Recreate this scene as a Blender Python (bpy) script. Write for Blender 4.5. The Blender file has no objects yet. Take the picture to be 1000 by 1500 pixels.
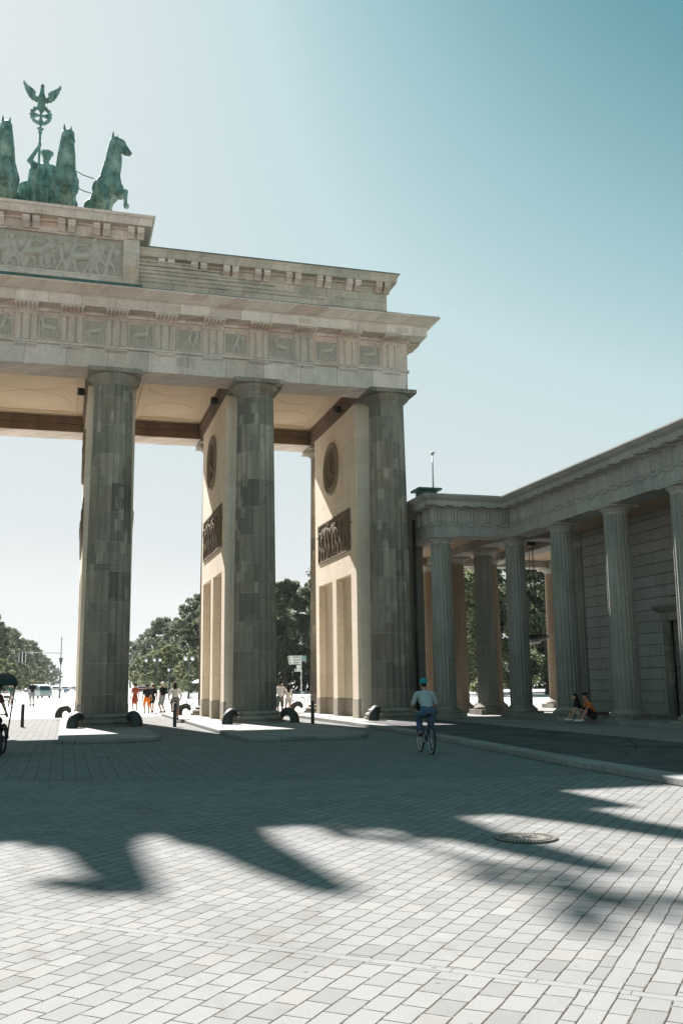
import bpy, bmesh, math, random
import numpy as np
from mathutils import Vector, Matrix, Euler

R = math.radians
PI = math.pi
S = bpy.context.scene
COL = S.collection
rng = random.Random(7)

# ------------------------------------------------------------------ node helpers
class NT:
    def __init__(self, tree):
        self.t = tree; self.n = tree.nodes; self.l = tree.links
    def node(self, typ, **kw):
        nd = self.n.new(typ)
        for k, v in kw.items(): setattr(nd, k, v)
        return nd
    def put(self, sock, v):
        if hasattr(v, 'node'): self.l.new(v, sock)
        else:
            if isinstance(v, tuple) and len(v) == 3 and sock.type == 'RGBA': v = (*v, 1)
            sock.default_value = v
    def math(self, op, a, b=0.0, c=None):
        nd = self.node('ShaderNodeMath', operation=op)
        self.put(nd.inputs[0], a); self.put(nd.inputs[1], b)
        if c is not None: self.put(nd.inputs[2], c)
        return nd.outputs[0]
    def comb(self, x, y, z=0.0):
        nd = self.node('ShaderNodeCombineXYZ')
        self.put(nd.inputs[0], x); self.put(nd.inputs[1], y); self.put(nd.inputs[2], z)
        return nd.outputs[0]
    def sep(self, v):
        nd = self.node('ShaderNodeSeparateXYZ'); self.put(nd.inputs[0], v)
        return nd.outputs
    def noise(self, vec, scale, detail=4, rough=0.55):
        nd = self.node('ShaderNodeTexNoise')
        if vec is not None: self.put(nd.inputs['Vector'], vec)
        nd.inputs['Scale'].default_value = scale; nd.inputs['Detail'].default_value = detail
        nd.inputs['Roughness'].default_value = rough
        return nd.outputs['Fac']
    def ramp(self, f, stops, interp='LINEAR'):
        nd = self.node('ShaderNodeValToRGB'); cr = nd.color_ramp; cr.interpolation = interp
        while len(cr.elements) < len(stops): cr.elements.new(0.5)
        for e, (p, c) in zip(cr.elements, stops):
            e.position = p
            if isinstance(c, (int, float)): c = (c, c, c)
            e.color = (*c, 1)
        self.put(nd.inputs[0], f)
        return nd.outputs[0]
    def mix(self, fac, a, b, mode='MIX'):
        nd = self.node('ShaderNodeMix', data_type='RGBA', blend_type=mode)
        self.put(nd.inputs[0], fac); self.put(nd.inputs[6], a); self.put(nd.inputs[7], b)
        return nd.outputs[2]
    def brick(self, vec, w, h, mortar, off=0.5, smooth=0.1, freq=2):
        nd = self.node('ShaderNodeTexBrick'); nd.offset = off; nd.offset_frequency = freq; nd.squash = 1.0
        self.put(nd.inputs['Vector'], vec)
        nd.inputs['Color1'].default_value = (0, 0, 0, 1); nd.inputs['Color2'].default_value = (1, 1, 1, 1)
        nd.inputs['Mortar'].default_value = (0.5, 0.5, 0.5, 1)
        nd.inputs['Scale'].default_value = 1.0
        nd.inputs['Mortar Size'].default_value = mortar; nd.inputs['Mortar Smooth'].default_value = smooth
        nd.inputs['Brick Width'].default_value = w; nd.inputs['Row Height'].default_value = h
        return nd.outputs['Color'], nd.outputs['Fac']

def new_mat(name, rough=0.8, metal=0.0, spec=0.3):
    m = bpy.data.materials.new(name); m.use_nodes = True
    nt = NT(m.node_tree); b = m.node_tree.nodes['Principled BSDF']
    b.inputs['Roughness'].default_value = rough; b.inputs['Metallic'].default_value = metal
    b.inputs['Specular IOR Level'].default_value = spec
    return m, nt, b

def plain(name, col, rough=0.7, metal=0.0, var=0.12, scale=6.0, spec=0.3):
    m, nt, b = new_mat(name, rough, metal, spec)
    tc = nt.node('ShaderNodeTexCoord').outputs['Object']
    n = nt.noise(tc, scale, 5)
    c = nt.mix(n, tuple(x * (1 - var) for x in col), tuple(min(1, x * (1 + var)) for x in col))
    nt.put(b.inputs['Base Color'], c)
    return m

def bump(nt, b, height, strength=0.3, dist=0.02):
    bp = nt.node('ShaderNodeBump'); bp.inputs['Strength'].default_value = strength
    bp.inputs['Distance'].default_value = dist
    nt.put(bp.inputs['Height'], height); nt.l.new(bp.outputs[0], b.inputs['Normal'])

def ashlar(name, w, h, z0, stops, mortar=0.012, stain=0.35, grime=(0.16, 0.17, 0.14), off=0.5, jointdark=0.45, patch=True, moss=0.0):
    """block masonry on world coordinates; works on x- and y-facing walls alike"""
    m, nt, b = new_mat(name, 0.85, 0, 0.2)
    pos = nt.node('ShaderNodeNewGeometry').outputs['Position']
    x, y, z = nt.sep(pos)
    u = nt.math('ADD', x, y); v = nt.math('SUBTRACT', z, z0)
    c, f = nt.brick(nt.comb(u, v), w, h, mortar, off)
    col = nt.ramp(c, stops)
    if patch:
        c2, _ = nt.brick(nt.comb(nt.math('ADD', u, 3.3), nt.math('ADD', v, 0.13)), w * 0.43, h * 0.5, 0.0)
        sel = nt.ramp(c2, [(0.0, 0.0), (0.80, 0.0), (0.82, 0.75), (1.0, 0.75)], 'CONSTANT')
        col = nt.mix(sel, col, nt.ramp(c2, [(0.8, stops[-1][1]), (0.9, stops[0][1]), (1.0, stops[-1][1])]))
    n1 = nt.noise(nt.comb(nt.math('MULTIPLY', u, 1.0), nt.math('MULTIPLY', y, 1.0), nt.math('MULTIPLY', z, 0.35)), 1.3, 6, 0.62)
    st = nt.ramp(n1, [(0.42, 0.0), (0.68, stain)])
    col = nt.mix(st, col, grime)
    if moss > 0:
        n3 = nt.noise(pos, 0.5, 5, 0.6)
        col = nt.mix(nt.ramp(n3, [(0.42, 0.0), (0.66, moss)]), col, (0.20, 0.27, 0.22))
    n2 = nt.noise(pos, 9.0, 6, 0.65)
    col = nt.mix(0.42, col, nt.ramp(n2, [(0.3, 0.25), (0.75, 0.95)]), 'SOFT_LIGHT')
    dark = nt.mix(1.0, col, (jointdark,) * 3, 'MULTIPLY')
    col = nt.mix(f, col, dark)
    nt.put(b.inputs['Base Color'], col)
    hgt = nt.math('SUBTRACT', nt.math('MULTIPLY', n2, 0.5), nt.math('MULTIPLY', f, 1.0))
    bump(nt, b, hgt, 0.35, 0.02)
    return m

def column_mat(name, w, h, stops, stain=0.6, darkz=(0.0, 1.0), patch=0.75):
    """fluted drums: brick pattern round the shaft, shifted per column"""
    m, nt, b = new_mat(name, 0.85, 0, 0.2)
    tc = nt.node('ShaderNodeTexCoord').outputs['Object']
    rnd = nt.node('ShaderNodeObjectInfo').outputs['Random']
    x, y, z = nt.sep(tc)
    th = nt.math('ARCTAN2', x, nt.math('MULTIPLY', y, 1.0))
    u = nt.math('ADD', th, nt.math('MULTIPLY', rnd, 41.0))
    v = nt.math('ADD', z, nt.math('MULTIPLY', rnd, 17.0))
    nz = nt.noise(nt.comb(u, v), 2.0, 3)
    vv = nt.math('ADD', v, nt.math('MULTIPLY', nz, 0.06))
    c, f = nt.brick(nt.comb(u, vv), w, h, 0.012)
    col = nt.ramp(c, stops)
    c2, _ = nt.brick(nt.comb(nt.math('ADD', u, 1.3), nt.math('ADD', v, 0.4)), 0.33, 0.47, 0.0)
    sel = nt.ramp(c2, [(0.0, 0.0), (0.80, 0.0), (0.81, patch), (1.0, patch)], 'CONSTANT')
    col = nt.mix(sel, col, nt.ramp(c2, [(0.80, stops[-1][1]), (0.88, stops[1][1]), (1.0, stops[-1][1])]))
    big = nt.noise(nt.comb(nt.math('MULTIPLY', u, 0.9), nt.math('MULTIPLY', v, 0.35)), 1.4, 5, 0.6)
    col = nt.mix(nt.ramp(big, [(0.40, 0.0), (0.66, stain)]), col, (0.10, 0.115, 0.095))
    streak = nt.noise(nt.comb(nt.math('MULTIPLY', u, 9.0), nt.math('MULTIPLY', v, 0.45)), 1.0, 5, 0.6)
    col = nt.mix(nt.ramp(streak, [(0.45, 0.0), (0.72, 0.5)]), col, (0.13, 0.13, 0.11))
    fine = nt.noise(nt.comb(nt.math('MULTIPLY', u, 1.0), v), 11.0, 6, 0.7)
    col = nt.mix(0.45, col, nt.ramp(fine, [(0.3, 0.2), (0.75, 0.95)]), 'SOFT_LIGHT')
    blot = nt.noise(nt.comb(nt.math('MULTIPLY', u, 1.4), v), 3.4, 3, 0.5)
    col = nt.mix(nt.ramp(blot, [(0.66, 0.0), (0.72, 0.5)]), col, (0.07, 0.07, 0.06))
    # darker towards the lowest drums, with a noisy upper edge
    zz = nt.math('ADD', z, nt.math('MULTIPLY', big, 3.0))
    low = nt.ramp(nt.math('DIVIDE', zz, 12.0), [(0.12, darkz[1]), (0.55, darkz[0])])
    col = nt.mix(low, col, (0.11, 0.105, 0.09))
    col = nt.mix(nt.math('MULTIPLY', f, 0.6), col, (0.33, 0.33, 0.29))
    nt.put(b.inputs['Base Color'], col)
    bump(nt, b, nt.math('SUBTRACT', nt.math('ADD', fine, blot), f), 0.4, 0.03)
    return m

# ------------------------------------------------------------------ mesh helpers
class MB:
    def __init__(self): self.v = []; self.f = []
    def add(self, vs, fs):
        o = len(self.v); self.v.extend(vs); self.f.extend([tuple(i + o for i in f) for f in fs]); return self
    def box(self, x0, x1, y0, y1, z0, z1):
        return self.add([(x0, y0, z0), (x1, y0, z0), (x1, y1, z0), (x0, y1, z0), (x0, y0, z1), (x1, y0, z1), (x1, y1, z1), (x0, y1, z1)],
                        [(0, 3, 2, 1), (4, 5, 6, 7), (0, 1, 5, 4), (1, 2, 6, 5), (2, 3, 7, 6), (3, 0, 4, 7)])
    def cbox(self, c, s, rot=None):
        hx, hy, hz = s[0] / 2, s[1] / 2, s[2] / 2
        m = rot.to_matrix() if isinstance(rot, Euler) else (rot or Matrix.Identity(3))
        vs = [tuple(Vector(c) + m @ Vector((x, y, z))) for z in (-hz, hz) for x, y in ((-hx, -hy), (hx, -hy), (hx, hy), (-hx, hy))]
        return self.add(vs, [(0, 3, 2, 1), (4, 5, 6, 7), (0, 1, 5, 4), (1, 2, 6, 5), (2, 3, 7, 6), (3, 0, 4, 7)])
    def lathe(self, prof, n=24, c=(0, 0, 0), cap=True):
        vs = []; fs = []
        for r, z in prof:
            for i in range(n):
                a = 2 * PI * i / n; vs.append((c[0] + r * math.cos(a), c[1] + r * math.sin(a), c[2] + z))
        for k in range(len(prof) - 1):
            for i in range(n):
                j = (i + 1) % n; fs.append((k * n + i, k * n + j, (k + 1) * n + j, (k + 1) * n + i))
        if cap:
            fs.append(tuple(range(n - 1, -1, -1))); fs.append(tuple((len(prof) - 1) * n + i for i in range(n)))
        return self.add(vs, fs)
    def tube(self, pts, rad, n=8, cap=True, flat=None):
        pts = [Vector(p) for p in pts]
        if not isinstance(rad, (list, tuple)): rad = [rad] * len(pts)
        vs = []; fs = []; prev = None
        for k, p in enumerate(pts):
            t = (pts[min(k + 1, len(pts) - 1)] - pts[max(k - 1, 0)]).normalized()
            if prev is None:
                a = Vector((0, 0, 1)) if abs(t.z) < 0.9 else Vector((1, 0, 0))
                u = t.cross(a).normalized()
            else:
                u = (prev - t * prev.dot(t)).normalized()
            w = t.cross(u); prev = u
            for i in range(n):
                a = 2 * PI * i / n
                q = p + (u * math.cos(a) * (flat or 1.0) + w * math.sin(a)) * rad[k]; vs.append(tuple(q))
        for k in range(len(pts) - 1):
            for i in range(n):
                j = (i + 1) % n; fs.append((k * n + i, k * n + j, (k + 1) * n + j, (k + 1) * n + i))
        if cap:
            fs.append(tuple(range(n - 1, -1, -1))); fs.append(tuple((len(pts) - 1) * n + i for i in range(n)))
        return self.add(vs, fs)
    def prism(self, poly, axis, a0, a1):
        """extrude a 2-D polygon along an axis: axis 'x' -> poly is (y,z); 'y' -> (x,z); 'z' -> (x,y)"""
        def P(p, a):
            return (a, p[0], p[1]) if axis == 'x' else ((p[0], a, p[1]) if axis == 'y' else (p[0], p[1], a))
        n = len(poly); vs = [P(p, a0) for p in poly] + [P(p, a1) for p in poly]
        fs = [tuple(range(n)), tuple(range(2 * n - 1, n - 1, -1))]
        for i in range(n):
            j = (i + 1) % n; fs.append((i, i + n, j + n, j))
        return self.add(vs, fs)
    def torus(self, c, Rr, r, axis='z', n=32, k=8, sx=1.0):
        vs = []; fs = []
        for i in range(n):
            a = 2 * PI * i / n
            for j in range(k):
                b = 2 * PI * j / k; d = Rr + r * math.cos(b); h = r * math.sin(b) * sx
                p = (d * math.cos(a), d * math.sin(a), h)
                if axis == 'x': p = (p[2], p[0], p[1])
                elif axis == 'y': p = (p[0], p[2], p[1])
                vs.append((c[0] + p[0], c[1] + p[1], c[2] + p[2]))
        for i in range(n):
            for j in range(k):
                fs.append((i * k + j, ((i + 1) % n) * k + j, ((i + 1) % n) * k + (j + 1) % k, i * k + (j + 1) % k))
        return self.add(vs, fs)
    def loft(self, rects):
        """stack of (x0,x1,y0,y1,z) rectangles joined into a closed solid (mouldings with mitred corners)"""
        vs = []; fs = []
        for x0, x1, y0, y1, z in rects: vs += [(x0, y0, z), (x1, y0, z), (x1, y1, z), (x0, y1, z)]
        for k in range(len(rects) - 1):
            for i in range(4):
                j = (i + 1) % 4; fs.append((k * 4 + i, k * 4 + j, k * 4 + 4 + j, k * 4 + 4 + i))
        fs.append((3, 2, 1, 0)); m = (len(rects) - 1) * 4; fs.append((m, m + 1, m + 2, m + 3))
        return self.add(vs, fs)
    def mesh(self, name, org=(0, 0, 0), fix=True):
        me = bpy.data.meshes.new(name)
        me.from_pydata([(a - org[0], b - org[1], c - org[2]) for a, b, c in self.v], [], self.f)
        if fix:
            bm = bmesh.new(); bm.from_mesh(me); bmesh.ops.recalc_face_normals(bm, faces=bm.faces); bm.to_mesh(me); bm.free()
        me.update(); return me
    def build(self, name, mat, parent=None, org=(0, 0, 0), smooth=False, bevel=0.0, fix=True):
        me = self.mesh(name, org, fix)
        return link(name, me, mat, parent, org, smooth, bevel)

WL = {}   # world location of unrotated parents
def wloc(o): return WL.get(o.name, Vector((0, 0, 0)))

def link(name, me, mat, parent=None, org=(0, 0, 0), smooth=False, bevel=0.0):
    o = bpy.data.objects.new(name, me); COL.objects.link(o)
    if mat is not None:
        me.materials.clear(); me.materials.append(mat)
    if parent is not None:
        o.parent = parent; o.location = Vector(org) - wloc(parent)
    else: o.location = org
    WL[o.name] = Vector(org)
    if smooth:
        if len(me.polygons): me.polygons.foreach_set('use_smooth', [True] * len(me.polygons))
        if smooth == 'auto':
            bpy_smooth_angle(me, 40)
    if bevel:
        md = o.modifiers.new('bevel', 'BEVEL'); md.width = bevel; md.segments = 2; md.limit_method = 'ANGLE'
    return o

def bpy_smooth_angle(me, deg):
    bm = bmesh.new(); bm.from_mesh(me)
    for e in bm.edges:
        if len(e.link_faces) == 2 and e.calc_face_angle(0) > R(deg): e.smooth = False
    bm.to_mesh(me); bm.free()

def tag(o, label=None, cat=None, group=None, kind=None):
    if label: o['label'] = label
    if cat: o['category'] = cat
    if group: o['group'] = group
    if kind: o['kind'] = kind
    return o

def empty(name, loc, rz=0.0, label=None, cat=None, group=None):
    o = bpy.data.objects.new(name, None); COL.objects.link(o); o.location = loc; o.rotation_euler = (0, 0, rz)
    o.empty_display_size = 0.3
    # children of rotated things are given in local coordinates
    WL[o.name] = Vector((0, 0, 0)) if rz or name in LOCAL else Vector(loc)
    return tag(o, label, cat, group)
LOCAL = set()

def local_thing(name, loc, rz, label, cat, group=None):
    o = bpy.data.objects.new(name, None); COL.objects.link(o); o.location = loc; o.rotation_euler = (0, 0, rz)
    o.empty_display_size = 0.3; WL[o.name] = Vector((0, 0, 0))
    return tag(o, label, cat, group)

def copy_tree(o, parent=None):
    c = o.copy(); COL.objects.link(c); c.parent = parent
    WL[c.name] = wloc(o).copy()
    for ch in list(o.children): copy_tree(ch, c)
    return c

# unit sphere for organic pieces
def _ico():
    bm = bmesh.new(); bmesh.ops.create_icosphere(bm, subdivisions=2, radius=1.0)
    bm.verts.ensure_lookup_table()
    v = np.array([x.co[:] for x in bm.verts]); f = [tuple(x.index for x in p.verts) for p in bm.faces]; bm.free(); return v, f
ICO_V, ICO_F = _ico()

def organic(name, pieces, vox, mat, parent=None, smooth_it=3, post=None, org=(0, 0, 0), add_to=None):
    """union of ellipsoids ('e',c,r[,euler]) and tapered capsules ('c',p0,p1,r0,r1[,flatx]) voxel-remeshed into ONE continuous skin"""
    mb = MB()
    for p in pieces:
        if p[0] == 'e':
            v = ICO_V * np.array(p[2])
            if len(p) > 3: v = v @ np.array(Euler(p[3]).to_matrix()).T
            mb.add([tuple(q) for q in v + np.array(p[1])], ICO_F)
        elif p[0] == 'c':
            a, b = Vector(p[1]), Vector(p[2])
            for q, r in ((a, p[3]), (b, p[4])): mb.add([tuple(t) for t in ICO_V * r + np.array(q)], ICO_F)
            if (b - a).length > 1e-4: mb.tube([a, b], [p[3], p[4]], 14)
        elif p[0] == 'm':
            mb.add(p[1], p[2])
    me = mb.mesh(name + '_src', (0, 0, 0))
    o = bpy.data.objects.new(name + '_tmp', me); COL.objects.link(o)
    md = o.modifiers.new('r', 'REMESH'); md.mode = 'VOXEL'; md.voxel_size = vox
    if smooth_it:
        ms = o.modifiers.new('s', 'SMOOTH'); ms.factor = 0.5; ms.iterations = smooth_it
    dg = bpy.context.evaluated_depsgraph_get()
    res = bpy.data.meshes.new_from_object(o.evaluated_get(dg)); res.name = name
    bpy.data.objects.remove(o); bpy.data.meshes.remove(me)
    if post is not None or any(org):
        n = len(res.vertices); a = np.empty(n * 3); res.vertices.foreach_get('co', a); a = a.reshape(-1, 3)
        if post is not None: a = post(a)
        a = a - np.array(org)
        res.vertices.foreach_set('co', a.ravel()); res.update()
    return link(name, res, mat, parent, org, True)


# ------------------------------------------------------------------ render settings, camera, light
S.view_settings.view_transform = 'Standard'; S.view_settings.look = 'None'
S.view_settings.gamma = 1.0; S.view_settings.exposure = EXPO = 1.75
S.cycles.max_bounces = 8; S.cycles.diffuse_bounces = 5

cd = bpy.data.cameras.new('camera'); cam = bpy.data.objects.new('camera', cd); COL.objects.link(cam); S.camera = cam
yaw, pitch, roll = R(16.21), R(10.139), R(-0.787)
fw = Vector((math.sin(yaw) * math.cos(pitch), math.cos(yaw) * math.cos(pitch), math.sin(pitch)))
rt = Vector((math.cos(yaw), -math.sin(yaw), 0)); up = rt.cross(fw)
rt2 = rt * math.cos(roll) + up * math.sin(roll); up2 = up * math.cos(roll) - rt * math.sin(roll)
M = Matrix((rt2, up2, -fw)).transposed().to_4x4(); M.translation = (2.069, -40.837, 1.80)
cam.matrix_world = M
cd.sensor_fit = 'VERTICAL'; cd.sensor_height = 24; cd.lens = 24 * 1386.6 / 1500; cd.clip_end = 6000; cd.clip_start = 0.1

SUN = Vector((-0.172, 1.0, 0.808)).normalized()
EL = math.asin(SUN.z); AZ = math.atan2(SUN.x, SUN.y)
sl = bpy.data.lights.new('sun', 'SUN'); so = bpy.data.objects.new('sun', sl); COL.objects.link(so)
sl.energy = 5.0; sl.angle = R(0.53); sl.color = (1.0, 0.955, 0.92)
so.rotation_euler = (-SUN).to_track_quat('-Z', 'Y').to_euler(); so.location = (-20, 60, 60)

SKYK = 10.8 / 2 ** EXPO
W = bpy.data.worlds.new('World'); S.world = W; W.use_nodes = True
wn = NT(W.node_tree); bg = W.node_tree.nodes['Background']
sky = wn.node('ShaderNodeTexSky', sky_type='NISHITA'); sky.sun_disc = False
sky.sun_elevation = EL; sky.sun_rotation = AZ
sky.air_density = 1.0; sky.dust_density = 0.35; sky.ozone_density = 1.0; sky.altitude = 40
# the sky's own brightness picks its hue: hazy pale towards sun and horizon, deeper teal away from them
lum = wn.node('ShaderNodeRGBToBW'); wn.l.new(sky.outputs[0], lum.inputs[0])
skyc = wn.ramp(wn.math('DIVIDE', lum.outputs[0], 10.0), [(0.10, (.095, .265, .285)), (0.26, (.14, .33, .38)), (0.33, (.32, .52, .565)), (0.42, (.53, .68, .71)), (0.55, (.62, .715, .735)), (0.85, (.73, .77, .78)), (1.0, (.82, .84, .84))])
skyc = wn.mix(1.0, skyc, (SKYK,) * 3, 'MULTIPLY')
wn.put(bg.inputs['Color'], skyc); bg.inputs['Strength'].default_value = 0.10

# ------------------------------------------------------------------ materials
stoneA = ashlar('facade_sandstone', 1.55, 0.62, 0.12, [(0.0, (0.537, 0.425, 0.343)), (0.25, (0.706, 0.575, 0.490)), (0.5, (0.621, 0.525, 0.454)), (0.75, (0.763, 0.625, 0.526)), (1.0, (0.593, 0.425, 0.319))], 0.008, 0.4)
stoneArch = ashlar('architrave_sandstone', 1.7, 0.92, 15.10, [(0.0, (0.529, 0.429, 0.357)), (0.2, (0.720, 0.598, 0.522)), (0.5, (0.588, 0.520, 0.459)), (0.8, (0.779, 0.650, 0.573)), (0.9, (0.529, 0.364, 0.268)), (1.0, (0.617, 0.520, 0.446))], 0.010, 0.35)
stoneCor = ashlar('cornice_sandstone', 1.35, 0.5, 17.55, [(0.0, (0.637, 0.504, 0.423)), (0.4, (0.759, 0.624, 0.529)), (0.75, (0.814, 0.672, 0.576)), (1.0, (0.597, 0.432, 0.329))], 0.010, 0.32, (0.325, 0.264, 0.212))
stoneFr = ashlar('frieze_sandstone', 2.083, 1.4, 16.1, [(0.0, (0.561, 0.476, 0.399)), (0.5, (0.685, 0.553, 0.460)), (1.0, (0.717, 0.541, 0.436))], 0.006, 0.45, (0.265, 0.219, 0.169), patch=False, moss=0.08)
stoneAt = ashlar('attic_sandstone', 1.6, 0.42, 19.0, [(0.0, (0.493, 0.408, 0.327)), (0.5, (0.617, 0.510, 0.411)), (1.0, (0.724, 0.573, 0.460))], 0.008, 0.5, (0.216, 0.191, 0.145), moss=0.25)
fieldM = plain('grimy_relief_field', (0.40, 0.355, 0.295), 0.9, 0, 0.3, 2.5)
stoneRel = plain('relief_stone', (0.49, 0.44, 0.37), 0.85, 0, 0.25, 3.0)
colA = column_mat('gate_column_stone', 1.7, 1.25, [(0.0, (0.143, 0.132, 0.103)), (0.25, (0.248, 0.222, 0.177)), (0.5, (0.341, 0.300, 0.239)), (0.75, (0.264, 0.205, 0.147)), (1.0, (0.484, 0.420, 0.336))], 0.45, (0.0, 0.75), 0.85)
colB2 = column_mat('wing_rear_column_warm_lit', 2.2, 1.6, [(0.0, (0.31, 0.235, 0.165)), (0.5, (0.36, 0.275, 0.195)), (1.0, (0.29, 0.215, 0.145))], 0.25, (0.0, 0.3), 0.2)  # brown stain plus warm light off the ground, both put into the colour
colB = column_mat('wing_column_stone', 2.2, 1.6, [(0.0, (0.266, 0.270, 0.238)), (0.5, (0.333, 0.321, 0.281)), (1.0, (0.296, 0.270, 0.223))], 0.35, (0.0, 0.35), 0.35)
baseM = ashlar('base_stone', 1.2, 0.5, 0.0, [(0.0, (0.192, 0.179, 0.152)), (0.5, (0.272, 0.250, 0.205)), (1.0, (0.320, 0.289, 0.236))], 0.008, 0.6, (0.080, 0.078, 0.065))
plaster = ashlar('passage_sandstone', 2.4, 1.25, 0.9, [(0.0, (0.742, 0.642, 0.509)), (0.5, (0.791, 0.692, 0.552)), (1.0, (0.820, 0.729, 0.595))], 0.004, 0.3, (0.568, 0.445, 0.315), jointdark=0.55, patch=False)
plinthM = ashlar('plinth_granite', 1.1, 0.85, 0.1, [(0.0, (0.38, 0.33, 0.27)), (1.0, (0.47, 0.42, 0.35))], 0.006, 0.4, (0.22, 0.19, 0.15), patch=False)
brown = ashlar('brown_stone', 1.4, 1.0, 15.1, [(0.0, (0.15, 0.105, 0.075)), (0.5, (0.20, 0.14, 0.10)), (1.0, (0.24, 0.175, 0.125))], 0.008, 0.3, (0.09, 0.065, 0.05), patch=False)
ceilM = plain('ceiling_plaster', (0.784, 0.630, 0.451), 0.9, 0, 0.13, 0.6)
bronzeR = plain('dark_relief_stone', (0.20, 0.155, 0.11), 0.85, 0, 0.35, 4.0, 0.15)
medFrame = plain('medallion_frame', (0.30, 0.245, 0.17), 0.7, 0, 0.2, 3.0)
pipeM = plain('dark_pipe', (0.05, 0.055, 0.05), 0.5, 0.3)
iron = plain('dark_cast_iron', (0.055, 0.058, 0.055), 0.55, 0.4, 0.3, 8)
lampbk = plain('black_lacquer', (0.03, 0.035, 0.035), 0.45, 0.2)

def copper_mat(name, base, dark, light):
    m, nt, b = new_mat(name, 0.62, 0.15, 0.4)
    tc = nt.node('ShaderNodeTexCoord').outputs['Object']
    n = nt.noise(tc, 1.3, 6, 0.6)
    x, y, z = nt.sep(tc)
    st = nt.noise(nt.comb(nt.math('MULTIPLY', x, 5.0), nt.math('MULTIPLY', y, 5.0), nt.math('MULTIPLY', z, 0.7)), 1.0, 5, 0.6)
    c = nt.ramp(n, [(0.28, dark), (0.5, base), (0.72, light)])
    c = nt.mix(nt.ramp(st, [(0.50, 0.0), (0.70, 0.8)]), c, dark)
    nt.put(b.inputs['Base Color'], c)
    bump(nt, b, nt.noise(tc, 7.0, 4), 0.3, 0.03)
    return m
verdi = copper_mat('verdigris_bronze', (0.155, 0.275, 0.235), (0.04, 0.07, 0.06), (0.37, 0.49, 0.44))
copper = copper_mat('copper_roof', (0.075, 0.14, 0.115), (0.04, 0.07, 0.06), (0.14, 0.23, 0.19))

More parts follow.
